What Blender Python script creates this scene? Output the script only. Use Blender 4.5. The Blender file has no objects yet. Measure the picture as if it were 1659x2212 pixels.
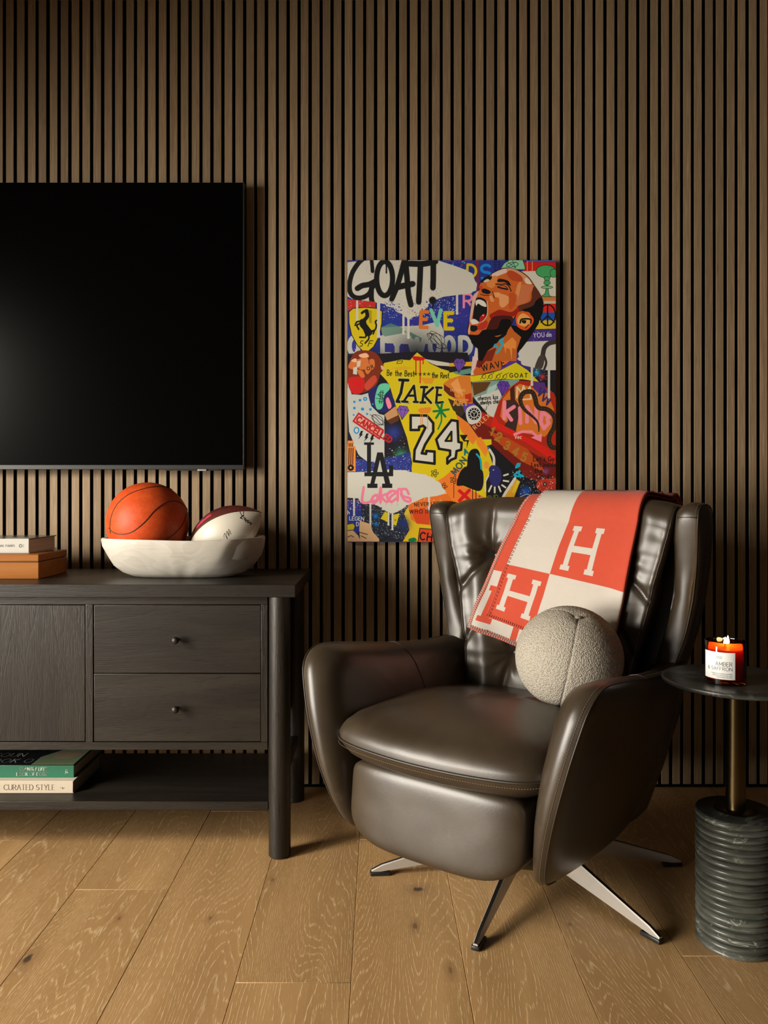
import bpy, bmesh, math, random
import numpy as np
from mathutils import Vector, Matrix, noise as mnoise

random.seed(7)
C = bpy.context.scene.collection
SC = bpy.context.scene
PI = math.pi

# ------------------------------------------------------------------ camera
CAM_H = 1.075                     # camera height (m); room: +X right, +Y into the slat wall, Z up
cam_d = bpy.data.cameras.new('camera')
cam = bpy.data.objects.new('camera', cam_d); C.objects.link(cam)
cam.location = (0, 0, CAM_H); cam.rotation_euler = (PI/2, 0, 0)
cam_d.sensor_fit = 'AUTO'; cam_d.sensor_width = 36.0
cam_d.lens = 1720/2212*36.0
cam_d.shift_x = (829.5-820)/2212
cam_d.shift_y = -(1106-1068)/2212
cam_d.clip_start = 0.05
SC.camera = cam

# ------------------------------------------------------------------ light
w = bpy.data.worlds.new('world'); SC.world = w; w.use_nodes = True
bg = w.node_tree.nodes['Background']; bg.inputs[0].default_value = (1.0, 0.88, 0.72, 1); bg.inputs[1].default_value = 0.02

def area_light(name, loc, target, sx, sy, power, color, spread=PI):
    d = bpy.data.lights.new(name, 'AREA'); d.shape = 'RECTANGLE'; d.size = sx; d.size_y = sy
    d.energy = power; d.color = color; d.spread = spread
    o = bpy.data.objects.new(name, d); C.objects.link(o); o.location = loc
    o.rotation_euler = (Vector(target)-Vector(loc)).to_track_quat('-Z', 'Y').to_euler()
    return o
area_light('window_light', (-2.75, 0.85, 1.75), (-0.75, 2.6, 0.62), 0.6, 0.7, 27, (1.0, 0.92, 0.79), math.radians(94))
area_light('low_window_light', (-3.05, 0.10, 0.85), (-0.1, 1.25, 0.30), 2.0, 1.05, 60, (1.0, 0.93, 0.82), math.radians(88))

SC.view_settings.view_transform = 'Standard'; SC.view_settings.look = 'None'
SC.view_settings.gamma = 1.0; SC.view_settings.use_curve_mapping = False
SC.view_settings.exposure = 0.09

# ------------------------------------------------------------------ helpers
def link(o, parent=None):
    C.objects.link(o)
    if parent is not None: o.parent = parent
    return o
def empty(name, loc, rz=0.0):
    o = bpy.data.objects.new(name, None); o.empty_display_size = .05
    o.location = loc; o.rotation_euler = (0, 0, rz); return link(o)
def tag(o, label=None, cat=None, group=None, kind=None):
    if label: o['label'] = label
    if cat: o['category'] = cat
    if group: o['group'] = group
    if kind: o['kind'] = kind
    return o
def mesh(name, verts, faces, mat=None, parent=None, smooth=True, sharp=None, recalc=True):
    me = bpy.data.meshes.new(name)
    me.from_pydata([tuple(v) for v in verts], [], [tuple(f) for f in faces])
    if recalc:
        bm = bmesh.new(); bm.from_mesh(me); bmesh.ops.recalc_face_normals(bm, faces=bm.faces[:]); bm.to_mesh(me); bm.free()
    for m in (mat if isinstance(mat, (list, tuple)) else [mat]):
        if m: me.materials.append(m)
    if smooth:
        me.polygons.foreach_set('use_smooth', [True]*len(me.polygons))
        if sharp: me.set_sharp_from_angle(angle=math.radians(sharp))
    return link(bpy.data.objects.new(name, me), parent)
def bm_obj(name, bm, mat, parent=None, smooth=True, sharp=35):
    me = bpy.data.meshes.new(name); bm.to_mesh(me); bm.free()
    for m in (mat if isinstance(mat, (list, tuple)) else [mat]): me.materials.append(m)
    if smooth:
        me.polygons.foreach_set('use_smooth', [True]*len(me.polygons)); me.set_sharp_from_angle(angle=math.radians(sharp))
    return link(bpy.data.objects.new(name, me), parent)
def box(name, x0, x1, y0, y1, z0, z1, mat, parent=None, bev=0.002, seg=2):
    bm = bmesh.new(); bmesh.ops.create_cube(bm, size=1)
    for v in bm.verts:
        v.co = Vector(((x0+x1)/2+v.co.x*(x1-x0), (y0+y1)/2+v.co.y*(y1-y0), (z0+z1)/2+v.co.z*(z1-z0)))
    if bev: bmesh.ops.bevel(bm, geom=bm.edges[:], offset=bev, segments=seg, profile=.5, affect='EDGES', clamp_overlap=True)
    o = bm_obj(name, bm, mat, parent)
    if bev:                                          # big faces flat, only the rounded edges smooth
        for p in sorted(o.data.polygons, key=lambda p: -p.area)[:6]: p.use_smooth = False
    return o
def loft(rings, closed=True, cap=True):
    n = len(rings[0]); V = [p for r in rings for p in r]; F = []
    for k in range(len(rings)-1):
        for i in range(n if closed else n-1):
            j = (i+1) % n
            F.append((k*n+i, k*n+j, (k+1)*n+j, (k+1)*n+i))
    if cap:
        F.append(tuple(range(n))[::-1]); F.append(tuple((len(rings)-1)*n+i for i in range(n)))
    return V, F
def lathe(name, prof, mat, parent=None, seg=64, center=(0, 0), sharp=40):
    V = []; F = []
    n = len(prof)
    for i in range(seg):
        a = 2*PI*i/seg
        for r, z in prof: V.append((center[0]+r*math.cos(a), center[1]+r*math.sin(a), z))
    for i in range(seg):
        j = (i+1) % seg
        for k in range(n-1): F.append((i*n+k, j*n+k, j*n+k+1, i*n+k+1))
    me = mesh(name, V, F, mat, parent, True, None, False)
    bm = bmesh.new(); bm.from_mesh(me.data); bmesh.ops.remove_doubles(bm, verts=bm.verts[:], dist=1e-6)
    bmesh.ops.dissolve_degenerate(bm, edges=bm.edges[:], dist=1e-7)
    bmesh.ops.recalc_face_normals(bm, faces=bm.faces[:])
    bm.to_mesh(me.data); bm.free()
    me.data.polygons.foreach_set('use_smooth', [True]*len(me.data.polygons)); me.data.set_sharp_from_angle(angle=math.radians(sharp))
    return me
def spline(P, n, closed=False):
    P = np.array(P, float)
    if closed: Q = np.vstack([P[-1:], P, P[:2]])
    else: Q = np.vstack([2*P[:1]-P[1:2], P, 2*P[-1:]-P[-2:-1]])
    out = []; m = len(P) if closed else len(P)-1
    for i in range(m):
        p0, p1, p2, p3 = Q[i:i+4]
        for t in np.linspace(0, 1, 12, endpoint=False):
            out.append(.5*((2*p1)+(-p0+p2)*t+(2*p0-5*p1+4*p2-p3)*t*t+(-p0+3*p1-3*p2+p3)*t**3))
    out.append(P[0] if closed else P[-1]); out = np.array(out)
    d = np.r_[0, np.cumsum(np.linalg.norm(np.diff(out, axis=0), axis=1))]
    s = np.linspace(0, d[-1], n, endpoint=not closed)
    return np.stack([np.interp(s, d, out[:, k]) for k in range(P.shape[1])], 1)
def tube_vf(path, r, seg=8, closed=False):
    path = np.array(path, float); n = len(path); V = []; F = []
    T = np.gradient(path, axis=0)
    if closed: T = np.roll(path, -1, 0)-np.roll(path, 1, 0)
    T /= np.linalg.norm(T, axis=1)[:, None]+1e-12
    up = np.array([0, 0, 1.0]) if abs(T[0][2]) < .9 else np.array([1.0, 0, 0])
    nrm = np.cross(T[0], up); nrm /= np.linalg.norm(nrm)
    for i in range(n):
        nrm = nrm-T[i]*nrm.dot(T[i]); nrm /= np.linalg.norm(nrm)
        b = np.cross(T[i], nrm)
        rr = r[i] if hasattr(r, '__len__') else r
        for k in range(seg):
            a = 2*PI*k/seg; V.append(path[i]+rr*(math.cos(a)*nrm+math.sin(a)*b))
    for i in range(n if closed else n-1):
        j = (i+1) % n
        for k in range(seg):
            l = (k+1) % seg; F.append((i*seg+k, i*seg+l, j*seg+l, j*seg+k))
    if not closed: F += [tuple(range(seg))[::-1], tuple((n-1)*seg+k for k in range(seg))]
    return V, F
def tube(name, path, r, mat, parent=None, seg=8, closed=False):
    V, F = tube_vf(path, r, seg, closed); return mesh(name, V, F, mat, parent)
class MB:                                            # gathers pieces of one mesh
    def __init__(s): s.V = []; s.F = []; s.M = []
    def add(s, V, F, m=0):
        b = len(s.V); s.V += [tuple(v) for v in V]; s.F += [tuple(i+b for i in f) for f in F]; s.M += [m]*len(F)
    def build(s, name, mat, parent=None, smooth=True, sharp=None, recalc=True):
        o = mesh(name, s.V, s.F, mat, parent, smooth, sharp, recalc)
        if any(s.M): o.data.polygons.foreach_set('material_index', s.M)
        return o
def superbox(name, c, h, p, mat, parent=None, n=14, f=None):
    """rounded pillow block: a gridded cube pushed on to a p-norm shell"""
    bm = bmesh.new(); bmesh.ops.create_cube(bm, size=2)
    bmesh.ops.subdivide_edges(bm, edges=bm.edges[:], cuts=n, use_grid_fill=True)
    for v in bm.verts:
        q = v.co; L = (abs(q.x)**p+abs(q.y)**p+abs(q.z)**p)**(1/p)
        q = q/L
        x, y, z = q.x*h[0], q.y*h[1], q.z*h[2]
        if f: x, y, z = f(x, y, z)
        v.co = (c[0]+x, c[1]+y, c[2]+z)
    return bm_obj(name, bm, mat, parent, True, 180)

# stroke lettering: each glyph is polylines in a box of height 1, advance first
def arc(cx, cy, rx, ry, a0, a1, n=12):
    return [(cx+rx*math.cos(math.radians(a0+(a1-a0)*i/n)), cy+ry*math.sin(math.radians(a0+(a1-a0)*i/n))) for i in range(n+1)]
G = {
 'A': (.72, [[(0, 0), (.36, 1), (.72, 0)], [(.13, .34), (.59, .34)]]),
 'B': (.6, [[(0, 0), (0, 1)], [(0, 1), (.3, 1)]+arc(.3, .76, .24, .24, 90, -90)+[(0, .52)], [(.3, .52)]+arc(.32, .26, .28, .26, 90, -90)+[(0, 0)]]),
 'C': (.72, [arc(.42, .5, .42, .5, 48, 312, 20)]),
 'D': (.68, [[(0, 0), (0, 1)], [(0, 1), (.2, 1)]+arc(.2, .5, .48, .5, 90, -90, 16)+[(0, 0)]]),
 'E': (.52, [[(0, 0), (0, 1)], [(0, 1), (.5, 1)], [(0, .52), (.42, .52)], [(0, 0), (.52, 0)]]),
 'F': (.5, [[(0, 0), (0, 1)], [(0, 1), (.5, 1)], [(0, .52), (.42, .52)]]),
 'G': (.76, [arc(.42, .5, .42, .5, 48, 345, 20)+[(.82, .45)], [(.5, .45), (.82, .45)]]),
 'H': (.68, [[(0, 0), (0, 1)], [(.68, 0), (.68, 1)], [(0, .52), (.68, .52)]]),
 'I': (.04, [[(.02, 0), (.02, 1)]]),
 'K': (.62, [[(0, 0), (0, 1)], [(.6, 1), (.02, .42)], [(.2, .6), (.62, 0)]]),
 'L': (.48, [[(0, 1), (0, 0)], [(0, 0), (.48, 0)]]),
 'M': (.82, [[(0, 0), (.06, 1), (.41, .2), (.76, 1), (.82, 0)]]),
 'N': (.7, [[(0, 0), (0, 1), (.7, 0), (.7, 1)]]),
 'O': (.88, [arc(.44, .5, .44, .5, 90, 450, 28)]),
 'P': (.56, [[(0, 0), (0, 1)], [(0, 1), (.28, 1)]+arc(.28, .73, .28, .27, 90, -90)+[(0, .46)]]),
 'R': (.6, [[(0, 0), (0, 1)], [(0, 1), (.28, 1)]+arc(.28, .74, .28, .26, 90, -90)+[(0, .48)], [(.26, .48), (.6, 0)]]),
 'S': (.54, [arc(.27, .75, .25, .25, 40, 270, 12)+arc(.27, .25, .27, .25, 90, -140, 12)]),
 'T': (.62, [[(.31, 0), (.31, 1)], [(0, 1), (.62, 1)]]),
 'U': (.66, [[(0, 1), (0, .33)]+arc(.33, .33, .33, .33, 180, 360, 14)+[(.66, 1)]]),
 'V': (.66, [[(0, 1), (.33, 0), (.66, 1)]]),
 'W': (1.0, [[(0, 1), (.25, 0), (.5, .9), (.75, 0), (1, 1)]]),
 'X': (.62, [[(0, 0), (.62, 1)], [(0, 1), (.62, 0)]]),
 'Y': (.64, [[(0, 1), (.32, .5), (.64, 1)], [(.32, .5), (.32, 0)]]),
 'J': (.4, [[(.36, 1), (.36, .22)]+arc(.18, .22, .18, .22, 0, -160, 8)]),
 'Z': (.6, [[(0, 1), (.6, 1), (0, 0), (.6, 0)]]),
 '&': (.68, [[(.66, 0), (.16, .62)]+arc(.3, .8, .16, .18, 200, -20, 10)+[(.1, .4)]+arc(.26, .23, .26, .23, 140, 300, 10)+[(.64, .44)]]),
 "'": (.06, [[(.04, 1.0), (.02, .78)]]),
 '!': (.1, [[(.05, 1), (.05, .3)], [(.05, .05), (.05, .0)]]),
 '.': (.06, [[(.02, 0), (.04, .03)]]),
 '1': (.3, [[(0, .75), (.2, 1), (.2, 0)]]),
 '2': (.56, [arc(.28, .72, .27, .28, 170, -30, 12)+[(0, 0), (.56, 0)]]),
 '3': (.54, [arc(.26, .75, .25, .25, 150, -90, 12)+arc(.26, .25, .28, .25, 90, -150, 12)]),
 '4': (.6, [[(.45, 0), (.45, 1), (0, .28), (.6, .28)]]),
 '5': (.54, [[(.5, 1), (.06, 1), (.03, .56)]+arc(.26, .32, .27, .32, 120, -150, 12)]),
 '-': (.3, [[(0, .45), (.3, .45)]]),
}
def text_strokes(txt, height, track=.16, width=1.0, slant=0.0):
    """polylines of a word, origin at the left end of the baseline; returns (list of polylines, total width)"""
    x = 0; out = []
    for ch in txt:
        if ch == ' ': x += .42; continue
        adv, pl = G[ch]
        for p in pl: out.append([((x+a*width+b*slant)*height, b*height) for a, b in p])
        x += adv*width+track
    return out, (x-track)*height
def ribbons(polys, thick, thin=None, serif=0.0, place=None, mb=None):
    """flat strokes; place maps (a, b) to a point in space"""
    mb = mb or MB(); thin = thick if thin is None else thin
    def quad(p, q, w):
        p = np.array(p, float); q = np.array(q, float); d = q-p; L = np.hypot(*d)
        if L < 1e-9: return
        d /= L; n = np.array([-d[1], d[0]])*w/2; e = d*min(w, thick)*.35
        a = [p-e+n, p-e-n, q+e-n, q+e+n]
        mb.add([place(*v) for v in a], [(0, 1, 2, 3)])
    for pl in polys:
        for p, q in zip(pl[:-1], pl[1:]):
            dx, dy = q[0]-p[0], q[1]-p[1]; L = math.hypot(dx, dy)+1e-12
            quad(p, q, thin+(thick-thin)*abs(dy)/L)
        if serif:
            for (e, o) in ((pl[0], pl[1]), (pl[-1], pl[-2])):
                if abs(e[1]-o[1]) > abs(e[0]-o[0])*.6:
                    quad((e[0]-serif, e[1]), (e[0]+serif, e[1]), thin)
    return mb

# ------------------------------------------------------------------ materials (all procedural)
class T:
    """small node-tree builder"""
    def __init__(s, name):
        s.m = bpy.data.materials.new(name); s.m.use_nodes = True; s.t = s.m.node_tree
        s.b = s.t.nodes['Principled BSDF']
    def n(s, typ, **kw):
        nd = s.t.nodes.new(typ)
        for k, v in kw.items():
            if k.startswith('_'): setattr(nd, k[1:], v)
        return nd
    def l(s, a, b): s.t.links.new(a, b)
    def put(s, sock, v):
        if isinstance(v, bpy.types.NodeSocket): s.l(v, sock)
        else:
            if isinstance(v, (tuple, list)) and len(v) == 3 and sock.type == 'RGBA': v = (*v, 1)
            sock.default_value = v
    def math(s, op, a, b=0.0, c=None, clamp=False):
        nd = s.n('ShaderNodeMath', _operation=op, _use_clamp=clamp)
        s.put(nd.inputs[0], a); s.put(nd.inputs[1], b)
        if c is not None: s.put(nd.inputs[2], c)
        return nd.outputs[0]
    def vec(s, op, a, b=(0, 0, 0)):
        nd = s.n('ShaderNodeVectorMath', _operation=op); s.put(nd.inputs[0], a); s.put(nd.inputs[1], b); return nd.outputs[0]
    def dist(s, a, b):
        nd = s.n('ShaderNodeVectorMath', _operation='DISTANCE'); s.put(nd.inputs[0], a); s.put(nd.inputs[1], b); return nd.outputs['Value']
    def mix(s, f, a, b):
        nd = s.n('ShaderNodeMix', _data_type='RGBA'); s.put(nd.inputs[0], f); s.put(nd.inputs[6], a); s.put(nd.inputs[7], b); return nd.outputs[2]
    def noise(s, v, scale=1.0, detail=3.0, rough=.55, dist=0.0):
        nd = s.n('ShaderNodeTexNoise'); s.l(v, nd.inputs['Vector'])
        nd.inputs['Scale'].default_value = scale; nd.inputs['Detail'].default_value = detail
        nd.inputs['Roughness'].default_value = rough; nd.inputs['Distortion'].default_value = dist
        return nd.outputs['Fac']
    def voro(s, v, scale=1.0, feature='F1', out='Distance'):
        nd = s.n('ShaderNodeTexVoronoi', _feature=feature); s.l(v, nd.inputs['Vector']); nd.inputs['Scale'].default_value = scale
        return nd.outputs[out]
    def ss(s, v, lo, hi, a=0.0, b=1.0):
        nd = s.n('ShaderNodeMapRange', _interpolation_type='SMOOTHSTEP'); s.put(nd.inputs[0], v)
        for i, q in enumerate((lo, hi, a, b)): nd.inputs[i+1].default_value = q
        return nd.outputs[0]
    def obj(s, rnd=True, scale=(1, 1, 1)):
        tc = s.n('ShaderNodeTexCoord'); v = tc.outputs['Object']
        if rnd:
            oi = s.n('ShaderNodeObjectInfo'); r = s.math('MULTIPLY', oi.outputs['Random'], 41.0)
            cx = s.n('ShaderNodeCombineXYZ'); s.l(r, cx.inputs[0]); s.l(r, cx.inputs[1]); s.l(r, cx.inputs[2])
            v = s.vec('ADD', v, cx.outputs[0])
        if scale != (1, 1, 1): v = s.vec('MULTIPLY', v, scale)
        return v
    def rand(s): return s.n('ShaderNodeObjectInfo').outputs['Random']
    def bump(s, h, strength=.3, dist=.001):
        nd = s.n('ShaderNodeBump'); nd.inputs['Strength'].default_value = strength; nd.inputs['Distance'].default_value = dist
        s.l(h, nd.inputs['Height']); s.l(nd.outputs[0], s.b.inputs['Normal']); return nd
    def set(s, **kw):
        for k, v in kw.items(): s.put(s.b.inputs[k.replace('_', ' ')], v)
        return s.m

def plain(name, col, rough=.5, metal=0.0, spec=.5, **kw):
    t = T(name); v = t.obj(False)
    n = t.noise(v, 60, 2)
    t.set(Base_Color=t.mix(t.math('MULTIPLY', n, .25), col, tuple(c*.8 for c in col)), Roughness=rough, Metallic=metal)
    t.b.inputs['Specular IOR Level'].default_value = spec
    for k, v in kw.items(): t.b.inputs[k.replace('_', ' ')].default_value = v
    return t.m

def mat_slat():
    t = T('walnut_slat')
    v = t.obj(True)
    fine = t.noise(t.vec('MULTIPLY', v, (420, 420, 7)), 1, 3, .6)
    pore = t.noise(t.vec('MULTIPLY', v, (900, 900, 14)), 1, 1, .5)
    band = t.noise(t.vec('MULTIPLY', v, (90, 90, 1.2)), 1, 2, .5)
    col = t.mix(t.ss(fine, .3, .7), (.190, .123, .063), (.36, .250, .142))
    col = t.mix(t.ss(band, .35, .7), col, (.255, .172, .092))
    col = t.mix(t.math('MULTIPLY', t.ss(pore, .58, .72), .55), col, (.085, .052, .028))
    k = t.math('MULTIPLY_ADD', t.rand(), .3, .85)
    col = t.vec('SCALE', col); col.node.inputs['Scale'].default_value = 1; t.l(k, col.node.inputs['Scale'])
    t.bump(fine, .25, .0004)
    return t.set(Base_Color=col, Roughness=.62)
def mat_floor():
    t = T('cerused_oak_plank')
    v = t.obj(True)
    sx = t.n('ShaderNodeSeparateXYZ'); t.l(v, sx.inputs[0])
    warp = t.noise(t.vec('MULTIPLY', v, (5.0, .62, 1)), 1, 1.6, .45); w2 = t.noise(t.vec('MULTIPLY', v, (26, 5, 1)), 1, 2)
    big = t.math('ADD', t.math('ADD', t.math('MULTIPLY', sx.outputs[0], .9), t.math('MULTIPLY', warp, .55)), t.math('MULTIPLY', w2, .022))
    ring = t.math('FRACT', t.math('MULTIPLY', big, 112))
    edge = t.ss(t.math('ABSOLUTE', t.math('SUBTRACT', ring, .5)), .30, .5)
    brk = t.ss(t.noise(t.vec('MULTIPLY', v, (300, 34, 1)), 1, 2, .6), .40, .60)
    fleck = t.ss(t.noise(t.vec('MULTIPLY', v, (520, 30, 1)), 1, 2, .55), .56, .70)
    straight = t.ss(t.noise(t.vec('MULTIPLY', v, (3.5, .5, 1)), 1, 1), .42, .6)
    tone = t.noise(t.vec('MULTIPLY', v, (8, .9, 1)), 1, 3, .6)
    col = t.mix(t.ss(tone, .3, .7), (.365, .208, .080), (.485, .287, .121))
    col = t.mix(t.math('MULTIPLY', t.ss(warp, .35, .65), .30), col, (.35, .20, .085))
    line = t.math('MAXIMUM', t.math('MULTIPLY', t.math('MULTIPLY', edge, brk), .85),
                  t.math('MULTIPLY', t.math('MULTIPLY', fleck, t.math('MULTIPLY_ADD', straight, .6, .4)), .6), clamp=True)
    col = t.mix(t.math('MULTIPLY', line, .62), col, (.78, .58, .33))
    k = t.math('MULTIPLY_ADD', t.rand(), .22, .89)
    sc = t.n('ShaderNodeVectorMath', _operation='SCALE'); t.l(col, sc.inputs[0]); t.l(k, sc.inputs['Scale']); col = sc.outputs[0]
    # a few dark knots, at their own places in the boards
    geo = t.n('ShaderNodeNewGeometry'); pos = geo.outputs['Position']
    wob = t.noise(t.vec('MULTIPLY', pos, (30, 14, 1)), 1, 3)
    for (x, y, sx, sy, a) in ((-.815, 1.845, .022, .05, .95), (.105, 2.17, .030, .030, .9), (.09, 1.98, .012, .03, .5), (-.43, 2.02, .010, .025, .5), (.30, 2.25, .015, .02, .55),
                              (-.66, 2.02, .008, .02, .5), (.475, 1.99, .006, .01, .6), (-.30, 2.22, .008, .02, .4), (.16, 1.80, .01, .03, .4)):
        q = t.vec('DIVIDE', t.vec('SUBTRACT', pos, (x, y, 0)), (sx, sy, 1))
        nd = t.n('ShaderNodeVectorMath', _operation='LENGTH'); t.l(q, nd.inputs[0])
        d = t.math('ADD', nd.outputs['Value'], t.math('MULTIPLY_ADD', wob, 1.6, -.8))
        core = t.ss(d, .55, .25, 0, a); halo = t.ss(d, 1.9, .3, 0, .45)
        col = t.mix(halo, col, (.21, .11, .045)); col = t.mix(core, col, (.05, .032, .02))
    t.bump(line, .35, .0008)
    return t.set(Base_Color=col, Roughness=.48)
def mat_ebony(name, axis, a=(.0100, .0078, .0055), b=(.0205, .0162, .0118)):
    """dark stained oak; axis 0 = grain along X, 2 = along Z, 1 = along Y"""
    t = T(name); v = t.obj(True)
    def s(across, along): return tuple(along if i == axis else across for i in range(3))
    big = t.noise(t.vec('MULTIPLY', v, s(9, 1.1)), 1, 2.5, .5, .3)
    ring = t.math('FRACT', t.math('MULTIPLY', big, 15))
    pore = t.ss(t.noise(t.vec('MULTIPLY', v, s(330, 17)), 1, 2, .6), .52, .68)
    edge = t.ss(t.math('ABSOLUTE', t.math('SUBTRACT', ring, .5)), .34, .5)
    tone = t.noise(t.vec('MULTIPLY', v, s(14, 2)), 1, 3)
    col = t.mix(t.ss(tone, .3, .7), a, b)
    col = t.mix(t.math('MULTIPLY', t.math('MAXIMUM', t.math('MULTIPLY', pore, .55), t.math('MULTIPLY', edge, pore)), .8), col, tuple(c*.3 for c in a))
    t.bump(t.math('SUBTRACT', 1.0, t.math('MAXIMUM', pore, t.math('MULTIPLY', edge, .6))), .35, .0007)
    t.b.inputs['Specular IOR Level'].default_value = .38
    return t.set(Base_Color=col, Roughness=.40)
def mat_leather():
    t = T('brown_leather'); v = t.obj(False)
    cell = t.voro(v, 420); wr = t.noise(v, 34, 4, .6, .6); mott = t.noise(v, 5.5, 3)
    col = t.mix(t.ss(mott, .3, .72), (.030, .0205, .0118), (.046, .0325, .0195))
    col = t.mix(t.ss(wr, .62, .8, 0, .35), col, (.075, .058, .040))
    h = t.math('ADD', t.math('MULTIPLY', cell, .35), t.math('MULTIPLY', wr, 1.0))
    t.bump(h, .09, .0016)
    t.b.inputs['Specular IOR Level'].default_value = .55
    return t.set(Base_Color=col, Roughness=t.math('MULTIPLY_ADD', mott, .14, .31))
def mat_fabric(name, c1, c2, sc=900, bump=.5):
    t = T(name); v = t.obj(False)
    a = t.noise(v, sc, 2, .6); b = t.noise(v, 40, 3)
    t.bump(t.math('ADD', a, t.math('MULTIPLY', b, .6)), bump, .0012)
    t.set(Base_Color=t.mix(t.math('MULTIPLY_ADD', b, .5, t.math('MULTIPLY', a, .5)), c1, c2), Roughness=.95)
    t.b.inputs['Specular IOR Level'].default_value = .15
    t.b.inputs['Sheen Weight'].default_value = .12
    return t.m
def mat_boucle():
    t = T('cream_boucle'); v = t.obj(False)
    d = t.voro(v, 300); n = t.noise(v, 480, 2)
    t.bump(t.math('ADD', t.math('MULTIPLY', d, -1), t.math('MULTIPLY', n, .5)), .8, .003)
    t.set(Base_Color=t.mix(t.ss(d, .15, .75), (.50, .455, .385), (.31, .275, .22)), Roughness=.95)
    t.b.inputs['Specular IOR Level'].default_value = .1
    return t.m
def mat_marble(name, base, vein, rough=.3, sc=9, amt=1.0):
    t = T(name); v = t.obj(True)
    wv = t.noise(v, sc*.5, 3, .6, .5)
    n1 = t.noise(t.vec('MULTIPLY', t.vec('ADD', v, t.vec('MULTIPLY', t._cxyz(wv), (.10, .10, .10))), (1, 1, 2.4)), sc*.75, 4, .55, .6)
    line = t.ss(t.math('ABSOLUTE', t.math('SUBTRACT', n1, .5)), .016, .0)
    patch = t.ss(t.noise(t.vec('MULTIPLY', v, (1, 1, 2)), sc*1.7, 4, .6, .4), .655, .72)
    streak = t.noise(t.vec('MULTIPLY', v, (14, 14, 190)), 1, 3, .6)
    cl = t.mix(t.ss(wv, .3, .7), base, tuple(c*1.9 for c in base))
    cl = t.mix(t.math('MULTIPLY', t.ss(streak, .38, .66), .65), cl, tuple(c*.35 for c in base))
    cl = t.mix(t.math('MULTIPLY', t.math('MAXIMUM', t.math('MULTIPLY', line, t.ss(wv, .5, .66)), t.math('MULTIPLY', patch, .6)), amt), cl, vein)
    return t.set(Base_Color=cl, Roughness=rough)
def _cxyz(s, f):
    c = s.n('ShaderNodeCombineXYZ'); s.l(f, c.inputs[0]); s.l(f, c.inputs[1]); s.l(f, c.inputs[2]); return c.outputs[0]
T._cxyz = _cxyz
def mat_wood_smooth(name, a, b, axis=0, rough=.35, dens=1.0):
    t = T(name); v = t.obj(False)
    s = tuple(2.2*dens if i == axis else 26*dens for i in range(3))
    n = t.noise(t.vec('MULTIPLY', v, s), 1, 3, .6, .5); f = t.noise(t.vec('MULTIPLY', v, tuple(12 if i == axis else 300 for i in range(3))), 1, 2)
    c = t.mix(t.ss(n, .3, .7), a, b); c = t.mix(t.math('MULTIPLY', t.ss(f, .5, .8), .25), c, tuple(q*.6 for q in a))
    t.b.inputs['Specular IOR Level'].default_value = .12
    return t.set(Base_Color=c, Roughness=rough)
def mat_basketball():
    t = T('orange_rubber'); v = t.obj(False)
    peb = t.voro(v, 330); sp = t.noise(v, 38, 4, .7); chip = t.ss(t.voro(t.vec('MULTIPLY', v, (1, 1, 1.4)), 62), .16, .06)
    chip = t.math('MULTIPLY', chip, t.ss(t.noise(v, 9, 2), .48, .6))
    col = t.mix(t.ss(sp, .35, .7), (.48, .055, .009), (.56, .078, .016))
    col = t.mix(t.math('MULTIPLY', chip, .7), col, (.36, .05, .012))
    t.bump(t.math('ADD', t.math('MULTIPLY', peb, .5), t.math('MULTIPLY', chip, -1.2)), .35, .0010)
    t.b.inputs['Specular IOR Level'].default_value = .25
    return t.set(Base_Color=col, Roughness=.5)

M = {}
M['slat'] = mat_slat(); M['floor'] = mat_floor()
M['felt'] = plain('black_felt', (.0035, .0032, .003), .95, spec=.05)
M['ebx'] = mat_ebony('dark_oak_horizontal', 0); M['ebz'] = mat_ebony('dark_oak_vertical', 2)
M['ebtop'] = mat_ebony('dark_oak_top', 0, (.0095, .0075, .0056), (.018, .0142, .0105))
M['leather'] = mat_leather()
M['seamlea'] = plain('seam_leather', (.022, .016, .011), .45)
M['thread'] = plain('tan_thread', (.21, .15, .10), .8)
M['black'] = plain('black_plastic', (.008, .0075, .007), .45)
M['screen'] = plain('tv_screen', (.0012, .0012, .0011), .26, spec=.03)
M['bezel'] = plain('grey_bezel', (.035, .036, .036), .38, .5)
M['tagm'] = plain('silver_tag', (.45, .44, .42), .35, .7)
M['steel'] = plain('brushed_steel', (.52, .485, .44), .42, .55)
M['steeldark'] = plain('dark_steel', (.045, .040, .035), .45, .8)
M['bronze'] = plain('dark_bronze', (.13, .095, .045), .30, 1.0)
M['marble'] = mat_marble('dark_green_marble', (.066, .070, .058), (.36, .37, .33), .30, 13)
M['marbletop'] = mat_marble('black_marble_top', (.022, .0235, .0205), (.22, .22, .19), .36, 7, .35)
M['boxwood'] = mat_wood_smooth('cherry_box', (.235, .080, .015), (.285, .108, .024), 0, .32)
def mat_bowl():
    t = T('whitewashed_wood'); v = t.obj(False)
    n = t.noise(t.vec('MULTIPLY', v, (3.2, 5, 9)), 1, 2.5, .5, .9); c = t.math('FRACT', t.math('MULTIPLY', n, 9))
    f = t.noise(t.vec('MULTIPLY', v, (10, 60, 160)), 1, 3); big = t.noise(v, 7, 2)
    col = t.mix(t.ss(c, .1, .95), (.46, .425, .365), (.50, .465, .41))
    col = t.mix(t.math('MULTIPLY', t.ss(f, .5, .75), .35), col, (.36, .325, .275)); col = t.mix(t.math('MULTIPLY', t.ss(big, .5, .7), .3), col, (.40, .375, .33))
    t.bump(f, .15, .001)
    return t.set(Base_Color=col, Roughness=.6)
M['bowl'] = mat_bowl()
M['ball'] = mat_basketball(); M['seamball'] = plain('dark_rubber_seam', (.018, .008, .005), .6)
M['fbwhite'] = plain('white_football_leather', (.56, .515, .43), .42)
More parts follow.
